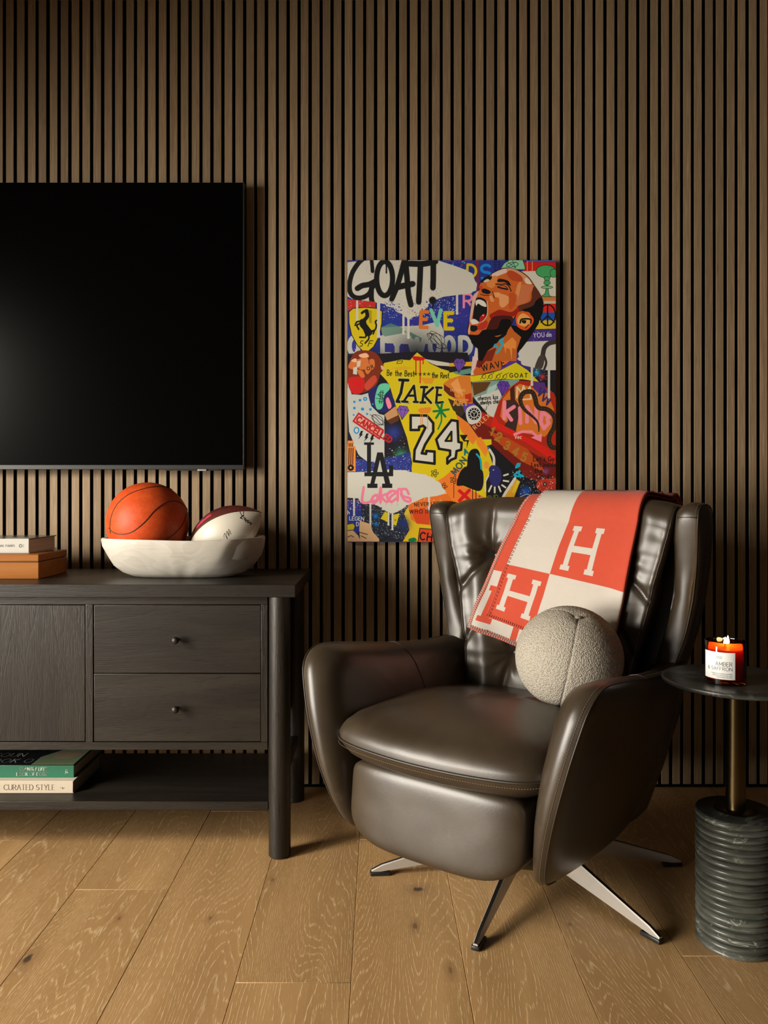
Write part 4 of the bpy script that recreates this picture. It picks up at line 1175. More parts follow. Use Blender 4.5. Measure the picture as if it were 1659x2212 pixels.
def paint():
    A = Art(); K = (22, 22, 22); Wt = (198, 195, 184); Y = (204, 182, 22); N = (40, 52, 140); O = (214, 112, 36); R = (186, 38, 28); PK = (232, 130, 150); PU = (92, 62, 150)
    F1 = (990, 560, .1296); F2 = (745, 560, .15371); F3 = (745, 770, .14165); F4 = (970, 770, .14165); F5 = (745, 960, .14165); F6 = (940, 940, .15973); FP = (0, 0, 1.0)
    A.at(FP)
    # grounds
    A.poly([(740, 550), (1210, 550), (1210, 1180), (740, 1180)], N)
    for i in range(60): A.glow(A.r.uniform(750, 1010), A.r.uniform(562, 770), A.r.uniform(8, 26), ((58, 48, 150), (30, 60, 150), (84, 50, 140), (36, 40, 110))[i % 4], .55)
    A.poly([(1028, 562), (1034, 562), (1034, 640), (1030, 640)], (120, 36, 44))
    A.poly([(1130, 566), (1201, 566), (1201, 590), (1130, 590)], (196, 34, 30)); A.poly([(1125, 586), (1201, 584), (1201, 640), (1140, 640)], (206, 200, 184))
    A.poly([(1160, 640), (1201, 640), (1201, 650), (1160, 650)], (206, 120, 60)); A.poly([(1160, 650), (1201, 650), (1201, 656), (1160, 656)], (190, 180, 160))
    A.poly([(1165, 656), (1201, 656), (1201, 675), (1165, 675)], (206, 40, 36)); A.poly([(1165, 675), (1201, 675), (1201, 692), (1165, 692)], (30, 82, 170)); A.poly([(1155, 692), (1201, 692), (1201, 712), (1155, 712)], (206, 176, 30))
    A.poly([(1120, 712), (1201, 710), (1201, 800), (1120, 800)], (62, 44, 120)); A.spray(1125, 712, 1200, 760, 130, .3, 1.1, [(220, 215, 225), (150, 120, 200), (60, 60, 160)])
    A.line([(1139, 563), (1139, 586)], 1.6, (220, 150, 90)); A.line([(1150, 563), (1150, 586)], 1.6, (220, 150, 90)); A.line([(1140, 564), (1200, 563)], 2, (90, 110, 180))
    A.spray(750, 562, 1020, 770, 600, .25, .9, [(214, 212, 220), (160, 165, 220), (90, 110, 200)], .8)
    A.spray(940, 562, 1010, 590, 60, .5, 2, [(200, 60, 60), (90, 60, 160), (60, 160, 200)])
    # top right letters and small drawings
    A.at(F1); A.text('D', 140, 300, 215, 42, Y, 4, .2, 1.0); A.text('S', 378, 335, 240, 48, (28, 128, 214), 0, .2, 1.3)
    for yy in (50, 85, 130, 175): A.line([(590, yy), (700, yy-5)], 7, K)
    A.line([(600, 20), (620, 190)], 7, K); A.line([(680, 20), (690, 190)], 7, K)
    A.poly([(700, 165), (760, 70), (850, 10), (1075, 10), (1112, 120), (1112, 172), (960, 170)], (136, 196, 160), 1, False, K, 8)
    A.oval(900, 90, 100, 38, (136, 196, 160), 1, K, 8, -8); A.line([(820, 40), (960, 150)], 7, K); A.line([(900, 20), (960, 150)], 7, K); A.line([(830, 120), (960, 40)], 7, K)
    A.oval(1460, 200, 165, 105, (70, 160, 96), 1, K, 8); A.oval(1590, 230, 60, 70, (70, 160, 96), 1, K, 7); A.poly([(1430, 300), (1530, 300), (1500, 400), (1520, 600), (1610, 620), (1390, 620), (1450, 560), (1460, 400)], (70, 160, 96), 1, True, K, 7)
    A.oval(1480, 465, 95, 22, (120, 190, 130), 1, K, 7); A.oval(1480, 390, 55, 40, (70, 160, 96), 1, K, 6)
    for r_ in (0,): A.line([(1490+130*math.cos(t), 930+175*math.sin(t)) for t in np.linspace(0, 2*PI, 40)], 22, K)
    A.line([(1490, 760), (1490, 1100)], 22, K); A.line([(1490, 940), (1380, 1050)], 22, K); A.line([(1490, 940), (1600, 1050)], 22, K)
    A.text('R', 90, 800, 220, 40, (222, 130, 160), 0, .2, 1.1); 
    # white cloud patches with torn edges
    A.at(FP)
    A.poly(A.rag([(750, 566), (800, 562), (945, 562), (985, 575), (1004, 582), (1020, 592, 1), (1029, 606, 1), (1031, 622, 1), (1018, 634), (990, 637), (958, 641), (935, 652, 1), (912, 672, 1), (890, 690, 1), (868, 684, 1), (848, 664, 1), (826, 656), (790, 650), (760, 646), (750, 640)], 4, 5), Wt)
    A.poly(A.rag([(1127, 742, 1), (1140, 738), (1201, 736), (1201, 840, 0), (1196, 838), (1180, 800), (1150, 794), (1128, 788, 1), (1118, 775, 1), (1122, 760, 1)], 3, 4), Wt)
    A.spray(828, 640, 990, 690, 500, .3, 1.3, [Wt]); A.spray(835, 650, 870, 690, 90, .4, 1.6, [N, (60, 70, 170)]); A.spray(880, 650, 1000, 690, 120, .4, 1.6, [N, (50, 60, 160), (190, 60, 50)])
    # block letters of the sign below
    A.at(F2)
    A.poly([(500, 960), (1080, 930), (1330, 870), (1390, 1010), (1390, 1180), (1000, 1200), (560, 1180)], (190, 190, 178)); A.poly([(500, 960), (640, 900), (800, 960), (870, 1030), (540, 1090)], (90, 130, 118), .8); A.poly([(910, 1020), (1080, 1110), (1060, 1180), (1000, 1160), (910, 1080)], (96, 134, 120))
    for x, t in ((40, 'O'), (250, 'L'), (505, 'L'), (640, 'Y'), (880, 'W'), (1175, 'O'), (1380, 'O'), (1600, 'D')): A.text(t, x+20, 1340, 240, 66, (186, 188, 180), 0, .2, .9 if t != 'O' else .6)
    A.poly([(40, 1330), (200, 1320), (340, 1370), (640, 1380), (920, 1400), (1100, 1380), (1660, 1370), (1660, 1440), (30, 1440)], (22, 30, 40), .85)
    A.glow(1000, 1400, 300, (14, 18, 26), .9); A.glow(1500, 1420, 200, (14, 18, 26), .9); A.glow(400, 1420, 150, (14, 18, 26), .8)
    A.text('E', 1060, 955, 220, 50, (206, 112, 50), 3, .2, .8); A.line([(1210, 715), (1295, 930), (1345, 715)], 52, (112, 190, 170)); A.text('E', 1410, 975, 220, 56, Y, 0, .2, .9)
    A.line([(1290+110*math.cos(t)*(1+.3*math.sin(2.3*t)), 1150+110*math.sin(t*1.12+.4)) for t in np.linspace(0, 22, 150)], 6, (30, 22, 26)); A.line([(1180, 1060), (1220, 1010), (1330, 1070), (1360, 1150)], 6, (30, 22, 26), 1, True)
    # the sprayed word
    def sp_(pts, w_=66): A.line(pts, w_, (24, 24, 24), 1, True, 5)
    sp_([(250, -10), (180, 60), (100, 190), (62, 340), (70, 460), (130, 530), (230, 540), (330, 490), (380, 400), (430, 330)], 62); sp_([(170, 410), (240, 370), (340, 350), (440, 300)], 72); sp_([(370, 0), (380, 100), (385, 170)], 46); sp_([(370, 400), (370, 560), (405, 660)], 66)
    A.line([(555+112*math.cos(t), 270+240*math.sin(t)) for t in np.linspace(0, 2*PI, 50)], 70, (24, 24, 24), 1, False, 5); A.line([(580, 40), (580, 190)], 22, (24, 24, 24))
    sp_([(830, 20), (790, 180), (730, 380), (655, 560)], 70); sp_([(850, 20), (870, 250), (890, 480), (925, 640)], 74); sp_([(700, 400), (830, 370), (950, 345)], 80); sp_([(905, 60), (1100, 62), (1270, 30)], 80); sp_([(1060, 70), (1050, 330), (1035, 600)], 76); sp_([(1240, 20), (1240, 250), (1235, 400)], 76); A.dot(1230, 575, 50, (24, 24, 24), 1, 8); A.line([(1235, 600), (1235, 690)], 18, (24, 24, 24))
    for cx, cy in ((380, 180), (640, 560), (925, 640), (1035, 600), (1235, 430), (1230, 575), (60, 100), (760, 90)): 
        for i in range(60): A.dot(cx+A.r.randn()*60, cy+A.r.randn()*60, 1+3*A.r.rand()**3, (28, 28, 28))
    A.drips([(170, 590, 850), (820, 800, 1040), (890, 800, 1100), (1575, 480, 760)], Wt, 32); A.drips([(470, 560, 1080)], Wt, 44)
    # yellow shield with a rearing horse
    A.poly([(30, 560), (430, 600), (430, 690), (30, 720)], (190, 46, 40)); A.spray(40, 570, 420, 700, 80, 2, 7, [Wt, N, (60, 130, 60)])
    A.poly([(50, 740), (110, 690), (280, 675), (440, 690), (520, 730), (515, 900), (480, 1080), (400, 1230), (285, 1330), (170, 1210), (90, 1060), (55, 900)], Y, 1, False, K, 10)
    A.drips([(168, 590, 850)], Wt, 30); A.drips([(468, 600, 1080)], Wt, 42)
    A.line([(235, 755), (270, 730), (300, 725)], 34, K, 1, True); A.line([(300, 725), (310, 800), (265, 860), (250, 900)], 52, K, 1, True); A.poly([(215, 850), (290, 840), (300, 900), (340, 960), (385, 1030), (345, 1080), (290, 1070), (250, 990), (205, 930)], K, 1, True)
    for p in ([(230, 870), (165, 880), (140, 930)], [(215, 900), (165, 930), (190, 985)], [(330, 1060), (330, 1120), (280, 1180)], [(290, 1050), (285, 1095), (205, 1097)], [(370, 1010), (420, 990), (438, 930), (425, 880), (440, 860)], [(375, 1020), (410, 1000), (395, 1050)]): A.line(p, 22, K, 1, True)
    for i in range(9): A.line([(325+i*2, 720+i*20), (370, 735+i*20)], 6, K)
    A.text('S', 200, 1225, 80, 10, K, 0, .2, .9, .25); A.text('F', 320, 1225, 80, 10, K, 0, .2, 1.2, .3)
    # dark behind the figure, jersey
    A.at(FP)
    A.poly([(750, 768), (900, 760), (1010, 762), (1020, 800), (1201, 800), (1201, 1090), (900, 1060), (750, 1010)], (28, 26, 34))
    A.spray(800, 930, 890, 1010, 170, .3, 1.4, [(210, 200, 180), (110, 130, 200), (60, 150, 110), (200, 140, 60)]); A.glow(850, 935, 16, (46, 60, 150), .9); A.glow(866, 985, 14, (60, 150, 110), .9)
    A.at(F3)
    A.poly([(510, 240), (600, 100), (860, 50), (990, 60), (1040, 0), (1100, -60), (1200, 20), (1300, 110), (1470, 190), (1680, 250), (1680, 1500), (1000, 1500), (940, 1230), (850, 960), (760, 720), (690, 480), (640, 380)], Y)
    A.at(FP); A.poly([(855, 880), (975, 850), (985, 895), (1010, 918), (1040, 955), (1070, 990), (1064, 1090), (880, 1090), (890, 1000), (880, 950)], Y); A.poly([(985, 895), (1012, 915), (1045, 962), (1020, 960), (995, 930)], (218, 120, 40)); A.at(F3)
    A.poly([(1210, 40), (1400, 70), (1650, 110), (1650, 155), (1400, 140), (1320, 110)], (196, 190, 170)); A.poly([(1150, 330), (1370, 330), (1330, 420), (1220, 420)], (214, 130, 40), .7); A.poly([(700, 180), (900, 150), (1040, 180), (860, 210)], (214, 140, 40), .5)
    A.poly([(1040, 0), (1210, 20), (1190, 60), (1060, 60)], (196, 26, 30), 1, True); A.drips([(1080, 40, 260), (1145, 40, 400), (1190, 40, 110)], (190, 26, 30), 16)
    A.poly([(790, 110), (800, 72), (880, 66), (862, 104)], Y, 1, False, K, 8)
    A.text('Be the Best', 640, 292, 85, 11, K, 2, .17, .62); A.text('the Rest.', 1325, 325, 80, 11, K, 2, .15, .6)
    for x in (1075, 1145, 1210, 1275):
        for a in range(5): A.line([(x, 270), (x+24*math.cos(a*1.257-1.57), 270+24*math.sin(a*1.257-1.57))], 9, K)
    # jersey lettering
    def slab(polys, wd=62, edge=(196, 188, 110)):
        for p in polys: A.line(p, wd+22, edge)
        for p in polys: A.line(p, wd, K)
    slab([[(830, 360), (960, 365)], [(885, 365), (850, 560), (790, 690)], [(790, 690), (960, 705)]], 44); slab([[(900, 680), (1050, 450), (1080, 690)], [(960, 600), (1060, 600)], [(870, 690), (950, 695)], [(1050, 695), (1130, 700)]], 36); slab([[(1210, 470), (1180, 700)], [(1340, 480), (1210, 600), (1310, 710)], [(1160, 470), (1250, 470)], [(1150, 705), (1220, 705)]], 38); slab([[(1410, 475), (1390, 710)], [(1390, 475), (1470, 480)], [(1400, 590), (1460, 590)], [(1390, 712), (1490, 700)]], 36)
    # number
    def num(p, holes=()):
        A.poly(p, Wt, 1, False, K, 40)
        for h_ in holes: A.poly(h_, Y, 1, False, K, 34)
    num([(1000, 900), (1250, 905), (1345, 1020), (1345, 1150), (1220, 1350), (1170, 1480), (1235, 1490), (1240, 1445), (1365, 1455), (1365, 1640), (1050, 1600), (1060, 1430), (1150, 1240), (1225, 1090), (1190, 1060), (1130, 1075), (1125, 1125), (1000, 1125)])
    A.at(FP)
    q4 = [(975, 908), (988, 910), (990, 955), (997, 957), (996, 972), (986, 975), (984, 990), (974, 994), (966, 1002), (966, 990), (972, 984), (972, 974), (948, 970), (942, 950)]
    A.poly(q4, Wt, 1, False, K, 5.5); A.poly([(962, 953), (975, 933), (975, 953)], Y, 1, False, K, 4.5)
    A.at(F3)
    A.poly([(1130, 800), (1300, 780), (1310, 830), (1270, 870), (1140, 860)], (214, 130, 40), 1, True); A.drips([(1155, 830, 1050), (1180, 830, 1040), (1260, 830, 1110)], (214, 130, 40), 10)
    for p in ([(1460, 830), (1350, 840)], [(1460, 830), (1580, 810)], [(1460, 830), (1390, 940)], [(1460, 830), (1530, 920)], [(1460, 830), (1400, 730)], [(1460, 830), (1480, 720)]): A.line(p, 34, (12, 118, 60))
    A.line([(1460, 840), (1470, 980), (1420, 1110)], 22, (12, 118, 60), 1, True)
    # raised fist and sleeve on the left
    A.poly([(40, 400), (100, 580), (250, 590), (420, 540), (360, 620), (400, 760), (520, 880), (600, 900), (600, 1500), (200, 1500), (60, 1150), (30, 640)], (184, 186, 182))
    A.poly([(40, 1290), (130, 1290), (160, 1700), (30, 1700)], (222, 130, 60)); 
    for x in (60, 85, 110): A.line([(x, 1330), (x+6, 1600)], 12, K)
    A.poly([(50, 130), (150, -60), (330, -90), (480, -40), (580, 120), (590, 200), (540, 260), (480, 430), (330, 540), (140, 570), (60, 480), (40, 300)], (120, 46, 26), 1, True)
    A.poly([(60, 330), (260, 320), (300, 440), (240, 560), (120, 570), (60, 470)], (196, 30, 30), 1, True); A.poly([(300, 430), (440, 290), (480, 380), (340, 520)], (190, 70, 50), 1, True)
    for p in ([(60, 120), (120, 40), (200, 60), (180, 200), (60, 180)], [(180, 60), (330, 20), (360, 120), (300, 200), (200, 180)], [(370, 60), (440, 50), (450, 160), (400, 200)], [(300, 150), (360, 110), (400, 190), (350, 270), (310, 240)], [(180, 210), (260, 220), (300, 310), (240, 320)]): A.poly(p, (202, 112, 54), 1, True)
    for p in ([(90, 70), (160, 30), (170, 90)], [(210, -20), (320, -50), (360, 10), (250, 20)]): A.poly(p, (232, 176, 140), 1, True)
    A.poly([(180, 80), (240, 60), (230, 150), (180, 170)], Wt); A.poly([(125, 170), (185, 160), (180, 280), (120, 270)], Wt); A.poly([(545, 140), (600, 160), (600, 200), (560, 205)], (206, 170, 120), 1, True); A.text('OR', 345, 215, 50, 9, K, -25, .5)
    A.poly([(370, 520), (640, 400), (700, 560), (760, 740), (600, 860), (470, 810), (390, 700)], (36, 36, 96), 1, True); A.poly([(470, 560), (530, 430), (660, 420), (680, 500), (600, 600), (570, 780), (490, 810), (455, 700)], (96, 190, 156), 1, True)
    A.text('$', 490, 700, 170, 9, K, 6); A.line([(480, 580), (600, 600)], 7, K); A.line([(470, 640), (580, 655)], 7, K); A.poly([(620, 670), (660, 630), (710, 760), (660, 800)], PK, 1, True)
    for x, y, r_ in ((305, 650, 30), (225, 670, 20), (140, 695, 18), (140, 790, 20), (265, 805, 24), (385, 810, 20), (335, 880, 16), (130, 895, 14), (420, 730, 16)): A.dot(x, y, r_, (30, 130, 190))
    A.dot(305, 650, 12, Wt); A.oval(172, 1130, 34, 44, Wt, 1, (30, 130, 190), 18); A.gem(880, 850, 92, (124, 84, 176), 6)
    A.poly([(600, 890), (770, 760), (810, 900), (640, 980)], (190, 140, 96)); A.poly([(640, 980), (820, 900), (820, 980), (700, 1040)], (92, 50, 26))
    A.poly([(205, 870), (580, 1130), (520, 1258), (125, 990)], (206, 150, 140), 1, False, (176, 36, 36), 26); A.text('CANCELLED', 165, 985, 85, 24, (176, 30, 30), 33.5, .28, .9)
    A.line([(500+95*math.cos(t)*(1+.25*math.sin(1.7*t)), 970+80*math.sin(t*1.1)) for t in np.linspace(0, 30, 160)], 7, K)
    for x, y in ((235, 1200), (320, 1240), (405, 1260)): A.poly([(x+5, y-60), (x+40, y-60), (x+20, y-10), (x+40, y-10), (x-40, y+70), (x-5, y+10), (x-25, y+10)], K)
    # diamond, right-hand fist, neck
    A.at(F4)
    A.poly([(0, 60), (350, 90), (350, 200), (0, 250)], (30, 30, 36)); A.poly([(0, 105), (360, 80), (355, 150), (0, 155)], (214, 160, 30)); A.poly([(60, 240), (330, 180), (340, 260), (120, 290)], (90, 140, 130))
    A.gem(155, 130, 95, (104, 70, 160), 4)
    A.poly([(360, 0), (440, 0), (380, 290), (330, 290)], (212, 180, 170)); A.poly([(430, -60), (780, -160), (960, -160), (960, 60), (1040, 90), (760, 210), (380, 300), (370, 230), (420, 150)], (188, 92, 34)); A.poly([(440, 0), (640, -10), (640, 40), (560, 70), (470, 180), (420, 160)], (110, 30, 20)); A.poly([(760, -160), (950, -170), (950, 60), (830, 140), (770, 100)], (206, 106, 34)); A.poly([(960, -20), (1030, -30), (1030, 90), (800, 230), (790, 170), (940, 60)], (84, 50, 140))
    A.text('WAVE', 510, 225, 90, 14, K, -14, .35, 1.0)
    A.poly([(0, 250), (180, 285), (380, 300), (620, 260), (790, 210), (1020, 95), (1210, 220), (1370, 390), (1120, 350), (800, 350), (350, 390), (0, 330)], (204, 190, 24)); A.text('GOAT', 925, 320, 60, 11, K, 0, .5, 1.0)
    for x in (540, 640, 760, 860): A.line([(x-60, 350), (x, 270), (x+20, 310), (x-10, 340), (x-40, 300), (x+50, 250)], 6, K, 1, True)
    A.poly([(1080, 345), (350, 390), (350, 600), (430, 700), (680, 940), (760, 700), (920, 500), (1060, 400)], (120, 150, 142)); A.poly([(350, 400), (640, 390), (560, 520), (380, 600)], (92, 60, 28)); A.poly([(390, 630), (840, 480), (760, 700), (690, 935), (640, 935), (520, 800)], (196, 194, 186)); A.poly([(600, 480), (760, 400), (700, 520), (560, 600)], (160, 190, 180)); A.gem(825, 480, 100, (96, 58, 160), 6)
    A.text('always lux', 440, 670, 65, 10, K, -4, .16, .85); A.text('always chic', 475, 735, 60, 10, K, -4, .14, .8); A.line([(575, 760), (560, 820), (510, 830)], 8, K, 1, True); A.line([(540, 800), (505, 828), (535, 850)], 8, K)
    # red arm and shoulder
    A.poly([(490, 840), (680, 935), (760, 700), (900, 500), (1080, 370), (1370, 390), (1600, 560), (1660, 700), (1660, 1900), (1100, 1550), (700, 1500), (330, 1060), (340, 1000)], (168, 40, 22))
    A.poly([(330, 1060), (500, 1010), (900, 1250), (1660, 1700), (1660, 2000), (1000, 1800), (560, 1400)], (110, 26, 18)); A.poly([(600, 1140), (900, 1250), (1200, 1420), (1500, 1800), (1100, 1600), (760, 1330)], (176, 70, 24)); A.poly([(690, 900), (760, 1020), (1500, 1400), (1660, 1560), (1660, 1650), (1200, 1330), (640, 1060)], (206, 34, 22))
    A.poly([(820, 650), (930, 510), (1080, 420), (1250, 470), (1500, 560), (1600, 800), (1600, 1100), (1460, 1230), (1290, 1200), (1020, 1150), (1040, 1000), (860, 1010), (780, 920)], (206, 110, 36)); A.poly([(840, 680), (1000, 650), (1080, 760), (1060, 930), (1020, 1150), (840, 1060), (900, 980)], (60, 40, 36)); A.poly([(930, 510), (1000, 440), (1010, 700), (940, 680)], (70, 34, 26))
    A.poly([(1290, 390), (1460, 400), (1500, 560), (1360, 560), (1280, 480)], (84, 50, 120)); A.line([(1400, 480), (1370, 600), (1460, 520), (1430, 680), (1520, 600), (1490, 740), (1550, 660)], 26, (52, 44, 100))
    def pk(p, w_=58): A.line(p, w_, PK, 1, False, 3)
    pk([(845, 700), (840, 950)]); pk([(990, 770), (870, 850), (950, 970)]); pk([(1080, 790), (1090, 1020)]); pk([(1190, 1000), (1190, 770), (1330, 1010), (1330, 780)]); pk([(1530, 930), (1420, 850), (1400, 1010), (1450, 1100), (1520, 1020), (1500, 960)]); pk([(1000, 1190), (1120, 1150), (1260, 1150), (1390, 1270)], 40); A.poly([(1250, 1240), (1420, 1180), (1410, 1310)], PK)
    A.line([(1035, 630), (1040, 470), (1110, 560), (1135, 450), (1180, 560), (1235, 460), (1250, 650), (1130, 660)], 24, (214, 196, 160)); A.text('Vec', 1000, 1258, 58, 8, (225, 210, 190), 0, .2, .9)
    # watch
    A.oval(310, 790, 110, 90, PU); A.poly([(270, 800), (400, 750), (490, 850), (470, 980), (330, 1040), (265, 940)], (196, 196, 190), 1, True); A.dot(381, 880, 92, K); A.dot(381, 880, 60, (214, 212, 206)); A.dot(381, 880, 48, K)
    for i in range(12): A.dot(381+77*math.cos(i*.5236), 880+77*math.sin(i*.5236), 8, (214, 212, 206))
    A.line([(381, 880), (350, 850)], 8, (214, 212, 206)); A.line([(381, 880), (410, 850)], 8, (214, 212, 206)); A.line([(381, 880), (381, 915)], 8, (214, 212, 206))
    A.text('ROLEX', 400, 1120, 62, 9, (226, 190, 120), -42, .45)
    for t, x, y in (('1', 620, 1190), ('2', 700, 1270), ('3', 830, 1400), ('4', 960, 1490), ('5', 1090, 1580)): A.text(t, x, y, 120, 30, (160, 110, 40), 25, .2)
    # clenched hand by the lettering
    A.poly([(0, 350), (180, 290), (320, 300), (360, 560), (360, 720), (200, 720), (60, 640), (-60, 540), (-90, 420)], (204, 118, 44)); A.poly([(-80, 430), (60, 520), (110, 640), (0, 600), (-80, 520)], (96, 36, 24)); A.poly([(20, 420), (130, 330), (180, 480), (220, 600), (120, 560)], (222, 150, 80)); A.poly([(240, 590), (340, 560), (350, 700), (260, 720)], (176, 50, 26)); A.poly([(-20, 640), (200, 730), (240, 860), (180, 920), (60, 820)], (58, 46, 28))
    A.text('NOTHING', 20, 535, 34, 6, (224, 170, 120), 0, .35); A.text('SAY', 85, 620, 40, 7, (224, 160, 90), 0, .6); A.text('ART', 70, 745, 80, 24, (230, 190, 110), 0, .35); A.text('ART', 70, 745, 80, 12, (180, 84, 24), 0, .35)
    # snake
    A.at(FP)
    A.line([(1201, 738), (1186, 742), (1176, 752), (1172, 770), (1166, 786)], 10, (58, 50, 48), 1, True); A.line([(1176, 770), (1180, 784), (1175, 800)], 5, (58, 50, 48), 1, True); A.poly([(1155, 798), (1165, 770), (1176, 770), (1172, 795)], (70, 62, 58), 1, True); A.glow(1160, 806, 7, (20, 150, 200), 1); A.glow(1172, 814, 6, (190, 50, 60), 1); A.spray(1150, 796, 1182, 824, 60, .3, 1.4, [(20, 150, 200), (200, 60, 60), Wt])
    S_ = [(1164, 932), (1164, 922), (1160, 910), (1148, 898), (1136, 888), (1127, 876), (1124, 862), (1130, 850), (1140, 846), (1150, 848), (1156, 860), (1159, 874), (1166, 882), (1180, 884), (1192, 892), (1199, 906), (1196, 925), (1188, 940), (1186, 955), (1192, 966), (1201, 968)]
    q = spline(S_, 120)
    for i, p in enumerate(q): A.dot(p[0], p[1], 1.5+3.6*min(1, i/40), (48, 36, 28))
    for i, p in enumerate(q[6::3]): A.dot(p[0]+1.2, p[1], .7, (130, 90, 40))
    A.at(F1); A.text('IF YOU', 1150, 1315, 75, 9, (214, 210, 220), -4, .3, .8); A.text('din', 1470, 1290, 75, 9, (214, 210, 220), 0, .2, .7); A.at(FP)
    A.drips([(1149, 794, 831), (1186, 800, 858)], Wt, 5)
    # foreshortened lower middle: stand-in black shape, lightning, cross, flowers
    A.at(F6)
    A.poly([(0, 600), (100, 560), (260, 430), (400, 300), (560, 60), (760, 60), (780, 400), (690, 640), (690, 920), (0, 960)], Y); A.poly([(0, 640), (120, 570), (260, 450), (380, 460), (300, 660), (480, 740), (690, 860), (690, 960), (-60, 960)], (222, 116, 40)); A.poly([(560, 40), (620, 30), (720, 200), (680, 300), (560, 120)], (224, 130, 40)); A.oval(695, 410, 36, 50, (222, 140, 50))
    A.poly([(330, 0), (440, 0), (400, 70), (460, 70), (425, 190), (430, 90), (385, 90)], K)
    A.poly([(330, 520), (390, 440), (430, 420), (440, 300), (480, 210), (560, 190), (605, 260), (610, 420), (650, 520), (650, 680), (600, 760), (480, 730), (380, 690), (290, 680)], (22, 20, 22), 1, True); A.line([(560, 260), (610, 330), (625, 460)], 26, (20, 160, 175), 1, True); A.drips([(505, 720, 870), (550, 740, 890)], K, 10)
    A.text('MON', 275, 545, 80, 20, (60, 80, 74), -52, .35); A.text('A', 400, 270, 70, 22, (10, 110, 110), -20)
    A.line([(330, 760), (460, 880)], 46, (196, 26, 30)); A.line([(460, 750), (330, 890)], 46, (196, 26, 30)); A.dot(600, 832, 13, (30, 90, 90))
    for x, y in ((250, 610), (-10, 520), (110, 700)):
        for a in range(5): A.oval(x+34*math.cos(a*1.257), y+34*math.sin(a*1.257), 18, 13, O, 0, K, 7, a*72)
    A.line([(250, 650), (250, 850)], 8, K)
    A.poly([(700, 150), (760, 130), (1100, 440), (1300, 640), (1420, 760), (1100, 900), (880, 910), (690, 960), (690, 640), (780, 400)], (26, 24, 28)); A.line([(735, 200), (790, 300), (795, 410)], 34, Wt, 1, True); A.dot(722, 172, 15, (30, 100, 150)); A.line([(740, 520), (680, 640), (680, 760)], 18, Wt, 1, True)
    A.oval(815, 560, 85, 140, (44, 42, 100)); A.dot(785, 470, 60, (44, 42, 100)); A.poly([(775, 480), (800, 462), (790, 486)], Wt)
    for a, b in (((930, 550), (985, 532)), ((925, 620), (990, 630)), ((905, 680), (950, 712)), ((860, 700), (885, 765)), ((805, 710), (805, 780)), ((760, 690), (725, 765))): A.line([a, b], 24, Wt)
    A.poly([(1075, 590), (1150, 630), (1060, 870), (900, 880), (960, 760)], (206, 150, 40)); A.line([(1080, 590), (960, 770), (890, 900)], 36, Wt, 1, True); A.poly([(1110, 610), (1150, 635), (1080, 790), (1040, 780)], (204, 180, 30)); A.text('GUD', 705, 890, 60, 7, (110, 130, 30), -8)
    A.line([(880, 890), (1180, 890)], 26, (200, 40, 30)); A.line([(990, 890), (1050, 890)], 26, Wt)
    A.poly([(1080, 440), (1110, 380), (1160, 380), (1150, 430), (1090, 460)], (24, 160, 190)); A.line([(1070, 540), (1140, 490), (1130, 530), (1190, 560), (1080, 560)], 26, (24, 160, 190))
    A.glow(1230, 770, 70, (24, 80, 170), 1); A.glow(1180, 800, 50, (40, 70, 140), .8); A.spray(1000, 480, 1440, 860, 150, 2, 7, [Wt, (200, 195, 190)]); A.line([(1150, 840), (1240, 800), (1330, 830)], 8, Wt)
    A.poly([(1380, 640), (1460, 580), (1640, 590), (1640, 740), (1540, 790), (1420, 760), (1360, 700)], (170, 44, 34)); A.spray(1380, 560, 1640, 790, 140, 2, 8, [(220, 120, 70), (226, 160, 110), (206, 80, 50), (220, 200, 190)]); A.dot(1485, 668, 28, (60, 40, 40)); A.dot(1485, 668, 14, (150, 130, 110)); A.glow(1500, 490, 36, (104, 64, 140), 1)
    A.text("Let's Got", 1330, 355, 60, 10, K, 0, .3, .8); A.text('Lost inside', 1305, 430, 55, 10, K, 0, .28, .8); A.text('the', 1350, 515, 60, 10, K, 0, .3, .8); A.text('clouds', 1375, 590, 60, 10, K, 0, .3, .8)
    # lower left: white cloud, initials, pink word
    A.at(F5)
    A.poly([(130, 230), (600, 230), (1000, 120), (1020, 440), (600, 420), (120, 430)], (44, 54, 130)); A.spray(160, 180, 1000, 440, 500, 2, 9, [(110, 120, 200), (200, 200, 220), (70, 80, 170), (30, 34, 80)]); A.poly([(120, 0), (600, 0), (600, 200), (520, 280), (330, 260), (220, 180)], (188, 188, 182))
    A.poly([(30, 820), (1000, 860), (960, 1000), (1000, 1200), (990, 1490), (30, 1490)], (30, 36, 50)); A.poly([(30, 850), (240, 880), (260, 1300), (30, 1490)], (36, 50, 130)); A.poly([(960, 950), (1100, 830), (1560, 750), (1660, 900), (1660, 1490), (940, 1490), (990, 1350), (940, 1150)], (214, 104, 34)); A.poly([(900, 1060), (960, 960), (1010, 1150), (1100, 1220), (1400, 1250), (1400, 1490), (880, 1490), (990, 1300)], (204, 170, 28)); A.poly([(1000, 1000), (1290, 960), (1290, 1230), (1090, 1210)], (196, 66, 26))
    A.spray(950, 820, 1500, 1000, 200, 2, 8, [Wt, (226, 150, 90), (196, 60, 30)]); A.spray(250, 900, 980, 1440, 800, 1.5, 6, [(210, 208, 204), (150, 155, 170)]); A.spray(40, 850, 240, 1010, 120, 3, 9, [(190, 50, 70), (200, 195, 210), (60, 60, 150)]); A.glow(890, 1220, 90, (34, 46, 100), 1)
